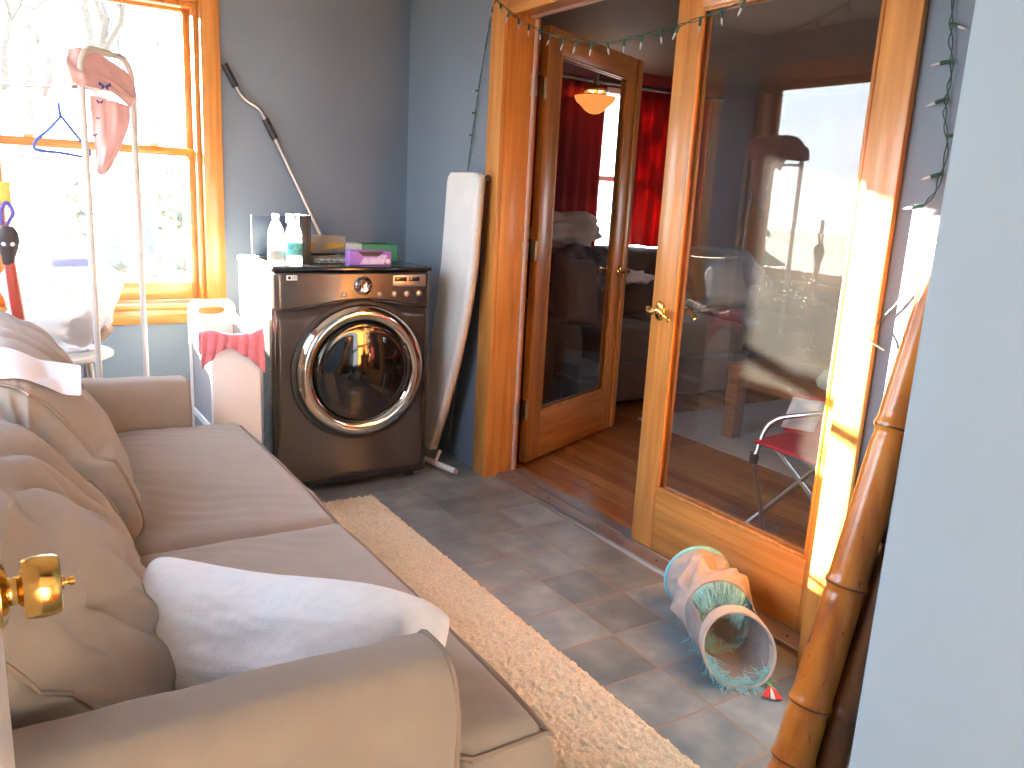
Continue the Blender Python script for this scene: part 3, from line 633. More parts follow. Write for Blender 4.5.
# ------------------------------------------------------------------ dryer
dy = 3.27
dr = thing('tumble_dryer', (1.312, 3.52, 0), 'graphite front-loading dryer with chrome ringed round door in the corner', 'dryer')
DX0, DX1, DT = .957, 1.668, .957
b = MB(); b.join(B(DX0, DX1, dy + .012, dy + .165, .025, DT, .012, 3)); b.build('cabinet', 'graphite', dr)
b = MB(); b.join(B(DX0 + .004, DX1 - .004, dy + .166, dy + .54, .03, DT - .004, .008, 3)); tag(b.build('side_panel', 'cream', dr), 'pale cabinet side panel')
b = MB(); b.join(B(DX0 - .002, DX1 + .002, dy + .0, dy + .155, DT + .001, DT + .022, .008, 3)); b.join(B(DX0 + .06, DX1 + .002, dy + .156, dy + .54, DT + .001, DT + .021, .006, 3)); b.build('lid', 'lid', dr)
B(DX0 - .003, DX0 + .058, dy + .157, dy + .545, DT - .002, DT + .024, .01, 3).build('lid_edge', 'white', dr)
# gently bowed front skin with a round hole behind the door ring
CX, CZ = 1.334, .532
def skin(z_lo, z_hi, name, m, off):
    b = MB()
    nx = 48
    def f(u, v):
        x = lerp(DX0 + .004, DX1 - .004, u); z = lerp(z_lo(x), z_hi(x), v)
        e = min(u, 1 - u); bow = -.014 * (1 - (2 * u - 1) ** 2)
        ed = max(0, 1 - min(e * .7, .02) / .02) ** 2 * .014
        return V((x, dy + .010 + bow + ed - off, z))
    g = b.grid(f, nx, 16)
    return b.build(name, m, dr, ang=60, solid=.006)
sc = lambda x: .803 + .037 * math.cos((x - 1.335) / .36 * PI / 2 * .999) ** 2
skin(lambda x: .03, lambda x: sc(x) - .004, 'front_panel', 'graphite', 0)
cp = skin(lambda x: sc(x) + .002, lambda x: DT - .002, 'control_panel', 'graphite', .007)
fy = dy - .004
AX = (0, -1, 0)
MB().lathe([(.309, -.006), (.308, .001), (.302, .004), (.288, .004), (.285, -.01)], (CX, fy, CZ), AX, 96).build('door_seal', 'black', dr, ang=50)
ring = MB().lathe([(.289, .003), (.289, .014), (.279, .030), (.257, .040), (.233, .036), (.218, .023), (.212, .0)], (CX, fy, CZ), AX, 112).build('door_ring', 'chrome', dr, ang=60)

MB().lathe([(.214, .020), (.206, .026), (.198, .024), (.17, .030), (.13, .037), (.08, .042), (.04, .0445), (0, .045)], (CX, fy - .012, CZ), AX, 96).build('door_glass', 'blackglass', dr, ang=80)
gb = MB(); gb.tube([V((CX + .207 * math.cos(a), fy - .041, CZ + .207 * math.sin(a))) for a in [math.radians(-28 + 56 * k / 16) for k in range(17)]], .007, 8); gb.build('door_handle', 'black', ring)
# dial, buttons, display, badge
dyy = fy - .012
MB().lathe([(.041, -.004), (.043, .002), (.041, .006), (.037, .007)], (1.336, dyy + .008, .9), AX, 40).build('dial_ring', 'chrome', dr)
dl_ = MB().lathe([(.036, 0), (.035, .010), (.031, .019), (.023, .023), (.011, .021), (0, .0205)], (1.336, dyy + .007, .9), AX, 40).build('dial', 'chrome', dr, ang=30)
for x, r in ((1.253, .0125), (1.412, .0125), (1.483, .014), (1.542, .014), (1.603, .014)):
    bt = MB(); bt.lathe([(r + .003, -.002), (r + .003, .002), (r, .003), (r * .95, .008), (r * .6, .010), (0, .0105)], (x, dyy + .007 + .012 * abs(2 * (x - DX0) / .711 - 1) ** 2, .863), AX, 20); bt.build('button', 'silver', dr)
yd = dyy + .009
ds = B(1.452, 1.634, yd - .004, yd + .01, .893, .947, .005).build('display_bezel', 'silver', dr)
B(1.482, 1.540, yd - .0055, yd - .003, .917, .936, .001).build('display_window', 'display', ds); B(1.549, 1.602, yd - .0055, yd - .003, .917, .936, .001).build('display_window', 'display', ds)
yb = dyy + .0105
bg = B(1.012, 1.056, yb - .003, yb + .004, .925, .946, .002).build('badge', 'whitecard', dr)
def letters(txt, size, loc, rot, m, parent, name='lettering'):
    cu = bpy.data.curves.new(name, 'FONT'); cu.body = txt; cu.size = size; cu.extrude = .0004; cu.align_x = 'CENTER'; cu.align_y = 'CENTER'
    o = bpy.data.objects.new(name, cu); C.objects.link(o)
    me = bpy.data.meshes.new_from_object(o); bpy.data.objects.remove(o); me.transform(RM[parent].inverted() @ Matrix.Translation(V(loc)) @ rot.to_4x4()); me.materials.append(M[m])
    o = bpy.data.objects.new(name, me); C.objects.link(o); o.parent = parent; return o
letters('LG', .017, (1.043, yb - .0036, .9355), Matrix.Rotation(PI / 2, 3, 'X'), 'black', bg)
MB().lathe([(0, 0), (.0062, 0), (.0062, .0012), (0, .0012)], (1.0225, yb - .003, .9355), AX, 20).build('emblem', 'display', bg)
for x in (DX0 + .06, DX1 - .06):
    for y in (dy + .06, dy + .50): MB().lathe([(0, 0), (.022, 0), (.02, .03), (0, .03)], (x, y, 0), n=16).build('foot', 'black', dr)

ZT = DT + .0225
# bottles
def bottle(x, y, h, label, lab):
    t = thing('water_bottle', (x, y, ZT), label, 'bottle', 'bottles on the dryer')
    s = h / .2
    MB().lathe([(0, 0), (.030, 0), (.033, .005), (.033, .05), (.030, .058), (.033, .066), (.033, .10), (.031, .115), (.033, .122), (.030, .14), (.021, .162), (.0125, .178), (.0125, .19)], (x, y, ZT), n=28).lathe([(0, .0), (0.001, 0)], (x, y, ZT)).build('bottle_body', 'bottle', t)
    MB().lathe([(.014, .186), (.0145, .19), (.0145, .202), (.013, .204), (0, .204)], (x, y, ZT), n=24).build('cap', 'cap', t)
    MB().lathe([(.0336, .045 if lab else .02), (.0337, .095 if lab else .06)], (x, y, ZT), n=28).build('bottle_label', 'tealabel' if lab else 'greycard', t)
bottle(1.000, 3.362, .2, 'clear plastic bottle on the dryer top, the left of the two', 0)
bottle(1.056, 3.308, .2, 'clear plastic bottle on the dryer top, in front of the black binder', 1)
# tinted panel on a foot, black binder
p = thing('tablet_screen', (1.07, 3.66, ZT), 'dark slate-blue flat screen standing on a black foot behind the bottles', 'screen')
a0, a1 = at(236, 250, 3.72), at(290, 250, 3.72)
B(.985, 1.175, 3.66, 3.672, ZT + .012, ZT + .185, .003).build('panel', 'screen', p); MB().tube([(.984, 3.664, ZT + .01), (.984, 3.664, ZT + .186)], .0025, 6).build('panel_edge', 'silver', p); B(1.0, 1.16, 3.62, 3.70, ZT, ZT + .014, .004).build('stand_foot', 'black', p)
p = thing('binder', (1.16, 3.44, ZT), 'black upright binder standing behind the clear bottles', 'binder')
bd = MB(); bd.join(B(1.108, 1.118, 3.40, 3.58, ZT, ZT + .20, .002)); bd.join(B(1.150, 1.160, 3.40, 3.58, ZT, ZT + .20, .002)); bd.join(B(1.118, 1.150, 3.40, 3.408, ZT, ZT + .20, .002)); bd.build('cover', 'black', p); B(1.119, 1.149, 3.42, 3.57, ZT + .004, ZT + .19, .001).build('pages', 'dark_metal', p)
def carton(name, x, y, w, d, h, rz, label, cat, m, ends=None, z=ZT):
    t = thing(name, (x, y, z), label, cat, None, rz)
    MB().box(-w / 2, w / 2, -d / 2, d / 2, 0, h, .002).build('carton', m, t, local=True)
    return t
t = carton('tissue_box', 1.275, 3.62, .20, .11, .075, math.radians(9), 'grey and yellow tissue box lying behind the binder on the dryer', 'box', 'greycard', z=ZT + .031)
B(-.101, -.06, -.056, .056, .004, .045, .001).build('printed_corner', 'orange', t, local=True); MB().prism([(-.03, -.0565, .012), (.09, -.0565, .03), (.09, -.0565, .045), (.02, -.0565, .05)], (0, -.0008, 0)).build('printed_band', 'yellow', t, local=True)
t = thing('foil_tray', (1.30, 3.55, ZT), 'crinkled silver foil pack under the grey tissue box', 'foil')
b = MB(); b.grid(lambda u, v: V((lerp(1.17, 1.37, u), lerp(3.42, 3.68, v), ZT + .002 + .022 * min(1, 8 * min(u, 1 - u, v, 1 - v)) + .006 * nz(u * 14, v * 14, 2))), 40, 40); b.build('wrapper', 'foil', t, ang=180)
B(1.185, 1.355, 3.435, 3.665, ZT, ZT + .018, .004).build('core', 'greycard', t)
t = carton('dryer_sheet_box', 1.505, 3.60, .24, .10, .075, math.radians(-6), 'green carton with a white end behind the purple box', 'box', 'green')
B(-.121, -.05, -.0515, .0515, .03, .0758, .001).build('white_end', 'whitecard', t, local=True); MB().box(-.03, .07, -.04, .03, .0752, .0765, .0005).build('torn_opening', 'black', t, local=True)
MB().tube([(.01, 0, .074), (.03, .01, .088), (.06, .0, .082), (.085, .01, .076)], .003, 6).build('flap', 'green', t, local=True)
t = thing('freezer_bag_box', (1.402, 3.36, ZT), 'purple carton with a dark torn opening at the dryer front edge', 'box', None, math.radians(-2))
MB().box(-.095, .095, -.03, .03, 0, .062, .003).build('carton', 'purple', t, local=True)
MB().prism([(-.06, -.031, .058), (.06, -.031, .058), (.035, -.031, .040), (-.035, -.031, .040)], (0, .0012, 0)).build('opening', 'black', t, local=True)
MB().prism([(-.05, -.0306, .005), (.06, -.0306, .005), (.075, -.0306, .045), (.045, -.0306, .045), (.03, -.0306, .034), (-.03, -.0306, .034)], (0, .001, 0)).build('printed_panel', 'lilac', t, local=True)
MB().lathe([(.011, 0), (.011, .0012), (0, .0012)], (.078, -.0304, .018), (0, -1, 0), 20).build('seal_sticker', 'whitecard', t, local=True)

# pole leaning on the back wall
pt = [at(322, 238, 4.07), at(275, 138, 4.085)]
po_ = thing('extension_pole', (1.60, 3.98, 0), 'silver pole with black grips and a bent handle leaning on the back wall', 'pole')
A = [at(224, 64, 4.085), at(236, 87, 4.085), at(241, 95, 4.085), at(249, 102, 4.085), at(257, 107, 4.085), at(262, 113, 4.085), at(265, 119, 4.085), at(275, 139, 4.085), at(322, 238, 4.06)]
dr_ = (A[8] - A[7]); low = A[8] + dr_ * ((.0 - A[8].z) / dr_.z); low.z = .004
MB().tube(bez(A[:8], 5) + [A[8], low], .0095, 12).build('shaft', 'steel', po_)
MB().tube([A[0], A[1]], .0155, 14).build('grip', 'black', po_); MB().tube([A[6], A[7]], .0155, 14).build('grip', 'black', po_)

# ------------------------------------------------------------------ ironing board
ib = thing('ironing_board', (1.83, 3.40, 0), 'white ironing board standing on end against the wall by the doorway', 'ironing board')
def half(z): # half width along the board, square end at top, taper to the nose at the bottom
    t = (1.395 - z) / 1.33
    w = .150 if t < .42 else .150 - .085 * ((t - .42) / .58) ** 1.6
    if z > 1.345: w *= .80 + .20 * math.sqrt(max(0, 1 - ((z - 1.345) / .05) ** 2))
    return w
zs = [1.395 - 1.33 * k / 60 for k in range(61)]
cy = lambda z: 3.328 + .19 * max(0, (1.0 - z)) ** 1.3
xf = lambda z: lerp(1.775, 1.838, z / 1.4)
b = MB(); rows = []
for z in zs:
    w = half(z); c = cy(z); x = xf(z); r = []
    for (dyy_, dx) in ((-1, .030), (-1, .006), (-.94, -.003), (-.8, -.006), (0, -.007), (.8, -.006), (.94, -.003), (1, .006), (1, .030)): r.append(b.bm.verts.new((x + dx, c + dyy_ * w, z)))
    rows.append(r)
for a, c in zip(rows, rows[1:]):
    for k in range(9): b.bm.faces.new((a[k], a[(k + 1) % 9], c[(k + 1) % 9], c[k]))
b.fan(rows[0]); b.fan(rows[-1][::-1])
b.build('cover', 'board_cover', ib, ang=50)
b = MB(); rows = []
for z in zs[1:-1]:
    w = half(z); rows.append([b.bm.verts.new((xf(z) + .009, cy(z) - w - .0015, z)), b.bm.verts.new((xf(z) + .031, cy(z) - w - .0015, z))])
for a, c in zip(rows, rows[1:]): b.bm.faces.new((a[0], a[1], c[1], c[0]))
b.build('cover_hem', 'board_side', ib, solid=.002)
b = MB(); b.prism([(xf(z) + .0315, cy(z) - half(z) * .95, z) for z in zs[::4]] + [(xf(z) + .0315, cy(z) + half(z) * .95, z) for z in zs[::-4]], (.004, 0, 0)); b.build('deck', 'dark_metal', ib)
MB().tube([(1.884, 3.19, 1.375), (1.884, 3.44, 1.375)], .013, 16).build('foot_bar', 'white', ib); MB().lathe([(.0135, 0), (.0135, .008), (0, .008)], (1.884, 3.19, 1.375), (0, -1, 0), 16).build('end_cap', 'black', ib)
MB().tube([(1.86, 3.42, .10), (1.884, 3.33, .9), (1.884, 3.32, 1.37)], .008, 10).build('leg', 'dark_metal', ib)
MB().tube([(1.72, 3.57, .018), (1.80, 3.22, .018)], .015, 16).build('foot_bar', 'white', ib)
MB().lathe([(.0152, 0), (.0152, .002), (.009, .002)], (1.80, 3.22, .018), (1.80 - 1.72, 3.22 - 3.57, 0), 16).build('end_cap', 'steel', ib)
MB().tube([(1.775, 3.38, .024), (1.80, 3.385, .075)], .008, 10).build('leg', 'white', ib)

# ------------------------------------------------------------------ hamper + pink cloth
hp = thing('laundry_hamper', (.77, 3.31, 0), 'narrow white plastic laundry hamper with a handle slot beside the dryer', 'hamper')
HX0, HX1, HY0, HY1 = .678, .865, 3.12, 3.50
def endpanel(y, zt, slot):
    r = .035; out = [(HX0, .02), (HX1, .02)]
    out += [(HX1 - r + r * math.cos(a), zt - r + r * math.sin(a)) for a in [k * PI / 16 for k in range(9)]] + [(HX0 + r - r * math.sin(a), zt - r + r * math.cos(a)) for a in [k * PI / 16 for k in range(9)]]
    b = MB()
    cx, cz = (HX0 + HX1) / 2, zt - .045
    hole = [(cx + .055 * math.cos(a) , cz + .018 * math.copysign(abs(math.sin(a)) ** .7, math.sin(a))) for a in [2 * PI * k / 32 for k in range(32)]]
    t = .012
    me = MB(); 
    f0 = [me.bm.verts.new((x, y, z)) for x, z in out]; h0 = [me.bm.verts.new((x, y, z)) for x, z in hole]
    es = [me.bm.edges.new((f0[i], f0[(i + 1) % len(f0)])) for i in range(len(f0))] + [me.bm.edges.new((h0[i], h0[(i + 1) % 32])) for i in range(32)]
    bmesh.ops.triangle_fill(me.bm, edges=es, use_beauty=True, use_dissolve=False)
    return me.build('end_panel', 'plastic', hp, smooth=False, solid=t)
endpanel(HY1, .822, 1); 
fp = B(HX0, HX1, HY0, HY0 + .02, .02, .715, .010, 3); fp.build('end_panel', 'plastic', hp)
for x in (HX0 + .004, HX1 - .020):
    for za, zb_, zc, zd in ((.715, .685, .745, .775), (.375, .345, .345, .375), (.02, .05, .05, .02)):
        MB().prism([(x, HY0 + .01, za), (x, HY0 + .01, zb_), (x, HY1, zc), (x, HY1, zd)], (.016, 0, 0), .003).build('side_rail', 'plastic', hp)
for x in (HX0 + .010, HX1 - .013): B(x, x + .003, HY0 + .015, HY1 - .005, .03, .72, .001).build('mesh_side', 'mesh_grey', hp)
B(HX0 + .01, HX1 - .01, HY0 + .02, HY1 - .01, .02, .035, .003).build('base', 'plastic', hp)
def towel(u, v):
    x = lerp(.640, .872, u)
    s = lerp(-.07, .118, v)          # distance over the front rim, negative inside
    r = .016; yb_ = HY0 + .010; zt = .717
    if s < 0: y, z = yb_ + r + .004, zt + s
    elif s < .05: a = s / .05 * PI; y, z = yb_ + (r + .004) * math.cos(a), zt + r * math.sin(a) + .006
    else: y, z = yb_ - r - .004, zt - (s - .05)
    k = abs(2 * u - 1)
    if s >= .05: z += -(.055 * max(0, (u - .72) / .28) + .03 * max(0, (.25 - u) / .25) - .028 * math.sin(PI * min(1, max(0, (u - .2) / .5)))) * (s - .05) / .05
    f = .010 * math.sin(u * 19 + 2 * v) * min(1, .4 + v); y -= abs(f) * .9 + .004
    z += .014 * math.sin(u * 7 + .6) * (1 - v * .5) + .006 * nz(u * 6, v * 5, 2)
    return V((x + .006 * nz(u * 3, v * 6, 4), y, z + .008))
b = MB(); b.grid(towel, 46, 30)
tag(b.build('hand_towel', 'pinkcloth', None, solid=.006, ang=180), 'coral pink towel hung over the white hamper rim', 'towel')

# ------------------------------------------------------------------ clothes rack
rk = thing('clothes_rack', (.1, 3.4, 0), 'white tubular clothes rack standing in front of the back window', 'clothes rack')
PA, PB = V((.300, 3.10, 0)), V((.484, 3.33, 0)); dv = V((-.78, .62, 0)).normalized() * .66
ab = (PB - PA); az = ab.normalized()
def uframe(o):
    a, c = PA + o, PB + o; pts = [a + V((0, 0, .02)), a + V((0, 0, .8)), a + V((0, 0, 1.58))]
    for k in range(1, 7): q = k / 6 * PI / 2; pts.append(a + az * (.075 * (1 - math.cos(q))) + V((0, 0, 1.625 + .075 * math.sin(q))))
    for k in range(0, 6): q = k / 6 * PI / 2; pts.append(c - az * (.075 * (1 - math.sin(q))) + V((0, 0, 1.625 + .075 * math.cos(q))))
    pts += [c + V((0, 0, 1.6)), c + V((0, 0, .8)), c + V((0, 0, .02))]
    o_ = MB().tube(pts, .0105, 12).build('end_frame', 'tube', rk, ang=60)
    MB().tube([a + V((0, 0, 1.585)), c + V((0, 0, 1.585))], .008, 10).build('cross_bar', 'tube', rk)
    MB().tube([a + V((0, 0, .14)), c + V((0, 0, .14))], .008, 10).build('cross_bar', 'tube', rk)
    for q in (a, c): MB().lathe([(0, 0), (.018, .0), (.018, .018), (.012, .03), (0, .03)], q, n=14).build('foot', 'black', rk)
uframe(V((0, 0, 0))); uframe(dv)
for t_ in (.5,):
    o = PA + ab * t_; MB().tube([o + V((0, 0, 1.588)), o + dv + V((0, 0, 1.588))], .008, 10).build('hanging_rail', 'tube', rk)
# pale pink garment draped over the frame
gs = thing('pink_shirt', (.35, 3.25, 1.2), 'pale pink shirt draped over the top of the white clothes rack', 'shirt')
def patch(rows, nu=24, nv=20, amp=.012, seed=1):
    R = [bez([at(*p) for p in r], 8) for r in rows]
    def f(u, v):
        cols = [r[min(len(r) - 1, int(round(u * (len(r) - 1))))] for r in R]
        c = bez(cols, 8); p = c[min(len(c) - 1, int(round(v * (len(c) - 1))))]
        return p + V((0, -1, .2)) * (amp * nz(u * 4, v * 4, seed) + amp * .5 * nz(u * 9, v * 3, seed + 3))
    b = MB(); b.grid(f, nu, nv); return b
patch([[(68, 48, 3.16), (85, 48, 3.16), (110, 60, 3.27), (133, 78, 3.34)], [(66, 62, 3.10), (85, 66, 3.12), (112, 78, 3.22), (136, 97, 3.30)], [(70, 74, 3.08), (88, 77, 3.09), (112, 84, 3.2), (134, 100, 3.29)], [(72, 84, 3.08), (90, 87, 3.09), (112, 93, 3.2), (131, 108, 3.29)]], seed=2).build('shoulder_panel', 'pinkshirt', gs, solid=.003, ang=180, sub=1)
patch([[(47, 58, 3.36), (58, 56, 3.32), (74, 60, 3.22)], [(44, 72, 3.36), (58, 74, 3.3), (76, 76, 3.2)], [(40, 96, 3.38), (50, 100, 3.34), (64, 106, 3.27)]], 16, 16, seed=5).build('collar_panel', 'pinkshirt', gs, solid=.003, ang=180, sub=1)
patch([[(90, 95, 3.24), (104, 98, 3.26), (118, 102, 3.28), (130, 106, 3.3)], [(92, 122, 3.26), (104, 128, 3.25), (118, 126, 3.26), (130, 122, 3.3)], [(95, 150, 3.28), (104, 154, 3.26), (114, 150, 3.27), (124, 140, 3.3)], [(94, 172, 3.28), (100, 175, 3.27), (106, 174, 3.27), (110, 168, 3.29)]], 20, 24, .02, 8).build('sleeve', 'pinkshirt', gs, solid=.003, ang=180, sub=1)
def butterfly(c, s):
    b = MB()
    for q in (-1, 1):
        b.prism([c, c + V((q * s, 0, s * .75)), c + V((q * s * 1.15, 0, s * .1)), c + V((q * s * .55, 0, -s * .15)), c + V((q * s * .7, 0, -s * .75)), c + V((q * s * .1, 0, -s * .35))], (0, .0015, 0))
    return b
for (x, y, s) in ((105, 86, .022), (100, 102, .013), (98, 118, .008), (94, 135, .011)): butterfly(at(x, y, 3.07 if y < 100 else 3.2), s * .75).build('butterfly_print', 'navy', gs, smooth=False)
# blue hanger
hg = thing('coat_hanger', at(60, 120, 3.42), 'blue plastic coat hanger hooked on the clothes rack rail', 'hanger')
q = lambda x, y: at(x, y, 3.42)
MB().tube(bez([q(63, 88), q(60, 85), q(57.5, 87), q(58, 100), q(60.5, 117)], 5), .0052, 8).build('hook', 'bluewire', hg)
MB().tube(bez([q(61, 116), q(50, 128), q(36, 141), q(34, 146), q(38, 150), q(62, 153), q(86, 157), q(90, 152), q(86, 147), q(72, 130), q(61, 116)], 5), .0050, 8).build('frame', 'bluewire', hg)
so3 = thing('stool', (.22, 3.56, 0), 'small cream stool under the plastic bag behind the sofa arm', 'stool')
MB().lathe([(0, 0), (.165, 0), (.18, .008), (.18, .018), (.17, .026), (0, .026)], (.22, 3.56, .60), n=40).build('seat', 'tube', so3)
for k in range(4):
    a = PI / 4 + k * PI / 2; MB().tube([(.22 + .12 * math.cos(a), 3.56 + .12 * math.sin(a), .60), (.22 + .165 * math.cos(a), 3.56 + .165 * math.sin(a), .002)], .011, 10).build('leg', 'tube', so3)
MB().tube([V((.22 + .14 * math.cos(2 * PI * k / 32), 3.56 + .14 * math.sin(2 * PI * k / 32), .3)) for k in range(32)], .006, 6, closed=True).build('ring_brace', 'tube', so3)
# clear bag of bits on the lower shelf
bg_ = thing('plastic_bag', (.23, 3.55, .627), 'bulging clear plastic bag sitting on the small cream stool', 'bag')
bc = V((.235, 3.55, .628))
def bag(u, v):
    a = 2 * PI * u; t = v; r = (.19 * math.sin(PI * min(1, .10 + t * .62)) ** .6) * (1 - .55 * max(0, t - .72) / .28)
    w = 1 + .10 * nz(math.cos(a) * 2, math.sin(a) * 2, t * 4) + .04 * nz(math.cos(a) * 7, math.sin(a) * 7, t * 9)
    return bc + V((math.cos(a) * r * 1.05 * w, math.sin(a) * r * .75 * w, t * .42 + .012 * min(1, t * 5) * nz(a, t * 5, 3)))
b = MB(); g = b.grid(bag, 48, 30, cu=True); b.fan([r[0] for r in g]); b.build('film', 'clear', bg_, ang=180)
def lump(c, r, sq=(1, 1, 1), seed=1, n=20, amp=.12):
    b = MB(); c = V(c)
    def f(u, v):
        a, p = 2 * PI * u, PI * v; d = V((math.cos(a) * math.sin(p), math.sin(a) * math.sin(p), math.cos(p)))
        k = r * (1 + amp * nz(d.x * 2, d.y * 2, d.z * 2 + seed)); return c + V((d.x * sq[0], d.y * sq[1], d.z * sq[2])) * k
    b.grid(f, n, n // 2 + 2, cu=True); return b
lump(bc + V((.07, .0, .085)), .08, (1.2, .9, .75), 4, 36, .4).build('bundled_cloth', 'tanpil', bg_, merge=1e-5, ang=180); lump(bc + V((-.05, .0, .12)), .105, (1.2, .8, .8), 6, 36, .5).build('bundled_cloth', 'whitecard', bg_, merge=1e-5, ang=180)
B(bc.x - .03, bc.x + .09, bc.y - .05, bc.y + .05, 0.955, .985, .004).build('folded_paper', 'bluewire', bg_)
# umbrella with dark knob at the left edge
um = thing('umbrella', at(10, 330, 3.09).to_tuple(), 'furled umbrella with dark ball knob and red shaft by the window', 'umbrella')
k0 = at(8, 241, 3.09)
um.location = (k0.x + .02, k0.y, 0); RM[um] = Matrix.Translation(um.location)
MB().lathe([(0, .05), (.016, .046), (.029, .026), (.032, .0), (.027, -.025), (.02, -.048), (.016, -.075), (0, -.075)], k0, (.05, 0, 1), 28).build('knob', 'umbknob', um)
MB().tube([k0 + V((0, 0, -.07)), k0 + V((.012, 0, -.25)), V((k0.x + .05, k0.y, .005))], [.016, .019, .016], 14).build('shaft', 'redshaft', um)
for dx in (-.013, .011):
    MB().lathe([(0, .003), (.005, .002), (.007, 0)], k0 + V((dx, -.029, -.008)), (0, -1, 0), 14).build('painted_glint', 'cap', um)  # white dots painted on as highlights of the knob
MB().tube(bez([k0 + V((.0, 0, .05)), at(13, 212, 3.09), at(6, 202, 3.09), at(1, 212, 3.09), k0 + V((-.012, 0, .05))], 6), .006, 8).build('wrist_strap', 'strap', um)
t = MB().box(*(lambda a, c: (a.x - .02, a.x + .012, a.y - .003, a.y + .003, c.z, a.z))(at(5, 182, 3.09), at(5, 203, 3.09)), .002); t.build('tag', 'yellow', um)

# ------------------------------------------------------------------ string lights
sl = thing('string_lights', (1.91, 2.2, 1.9), 'dark green string of mini lights draped around the glass doorway', 'string lights')
W1, W2 = 1.918, 1.902
route = [(W1, 3.43, 1.405), (W1, 3.383, 1.631), (W1, 3.338, 1.842), (W1, 3.292, 2.001), (W1 - .01, 3.235, 2.10), (W2, 3.175, 2.087), (W2, 3.012, 2.0), (W2, 2.825, 1.931), (W2, 2.623, 1.877), (W2, 2.442, 1.846), (W2, 2.281, 1.846), (W2, 2.111, 1.852), (W2, 1.98, 1.863), (W2, 1.821, 1.885), (W2, 1.6, 1.96), (W2, 1.40, 2.07), (W2, 1.27, 2.09), (W2, 1.19, 2.0), (W1, 1.185, 1.80), (W1, 1.176, 1.717), (W1, 1.16, 1.639), (W1, 1.162, 1.584), (W1, 1.157, 1.528), (W1, 1.14, 1.46), (W1, 1.15, 1.37), (W1 - .01, 1.17, 1.33)]
RP = bez(route, 14)
for ph in (0, PI):
    MB().tube([p + V((.0016 * math.cos(i * .55 + ph), .004 * math.cos(i * .35 + ph), .004 * math.sin(i * .35 + ph))) for i, p in enumerate(RP)], .0016, 5).build('wire', 'lightwire', sl)
random.seed(21); acc = 0; nb = 0; last = RP[0]
for i in range(1, len(RP)):
    acc += (RP[i] - RP[i - 1]).length
    if acc > .082:
        acc = 0; p = RP[i]; vert = abs((RP[i] - RP[i - 1]).normalized().z) > .8
        dr2 = (V((-.15, random.choice((-1, 1)), random.uniform(-.5, .1))) if vert else V((-.15, random.uniform(-.5, .5), -1))).normalized()
        s_ = MB().tube([p, p + dr2 * .024], [.0042, .0050], 8).build('socket', 'lightwire', sl)
        MB().tube([p + dr2 * .024, p + dr2 * .038, p + dr2 * .047], [.0036, .0034, .0008], 8).build('bulb', 'bulb', s_)
        nb += 1
# thin cable against the wall
t = MB().tube(bez([(1.92, 1.09, 1.275), (1.92, 1.15, 1.175), (1.92, 1.205, 1.09), (1.918, 1.243, 1.04), (1.90, 1.252, 1.005), (1.90, 1.243, .985), (1.905, 1.21, .97)], 6), .0022, 8)
tag(t.build('cable', 'cable', None), 'thin looped cord hanging by the door casing above the bamboo', 'cord')

# ------------------------------------------------------------------ bamboo
def bamboo(a, b_, r0, r1, nodes, label, m, seed):
    a, b_ = V(a), V(b_); o = thing('bamboo_pole', a, label, 'bamboo pole')
    ax = (b_ - a).normalized(); Ln = (b_ - a).length
    prof = []; k = 0; n = 240
    for i in range(n + 1):
        h = Ln * i / n; r = lerp(r0, r1, h / Ln)
        for q in nodes:
            d = (h - q); r += .0042 * math.exp(-(d / .010) ** 2) - .0030 * math.exp(-((d + .018) / .012) ** 2)
        prof.append((r, h))
    mb = MB(); mb.lathe([(0, 0)] + prof + [(0, Ln)], a, ax, 28); mb.build('culm', m, o, ang=60)
    for q in nodes:
        rr = lerp(r0, r1, q / Ln) + .0035; MB().lathe([(rr - .002, -.006), (rr + .0004, -.004), (rr + .0004, -.0005), (rr - .002, .001)], a + ax * q, ax, 28).build('node_ring', 'bamboo_dark', o)
    return o
bamboo((1.450, 1.0, .006), (1.893, 1.03, 1.60), .047, .033, [.08, .215, .50, .87, 1.28, 1.56], 'thick glossy amber bamboo pole leaning in the corner by the door', 'bamboo', 1)
bamboo((1.520, .950, .005), (1.893, .978, 1.42), .037, .029, [.2, .6, 1.0, 1.36], 'second bamboo pole beside the amber one, shade put into its brown', 'bamboo_dark', 4)  # dark colour puts the shade beside the amber pole into this one
t = thing('shade_board', (1.74, .75, 0), 'added black board standing in for corner shade behind the bamboo poles', 'board')  # made-up board that darkens the shaded corner
MB().prism([(1.58, .86, .003), (1.90, .82, .003), (1.905, .80, .95), (1.62, .84, .95)], (-.003, -.02, 0), .002).build('board', 'black', t); MB().tube([(1.61, .852, .95), (1.905, .81, .953)], .011, 8).build('edge_trim', 'dark_metal', t)

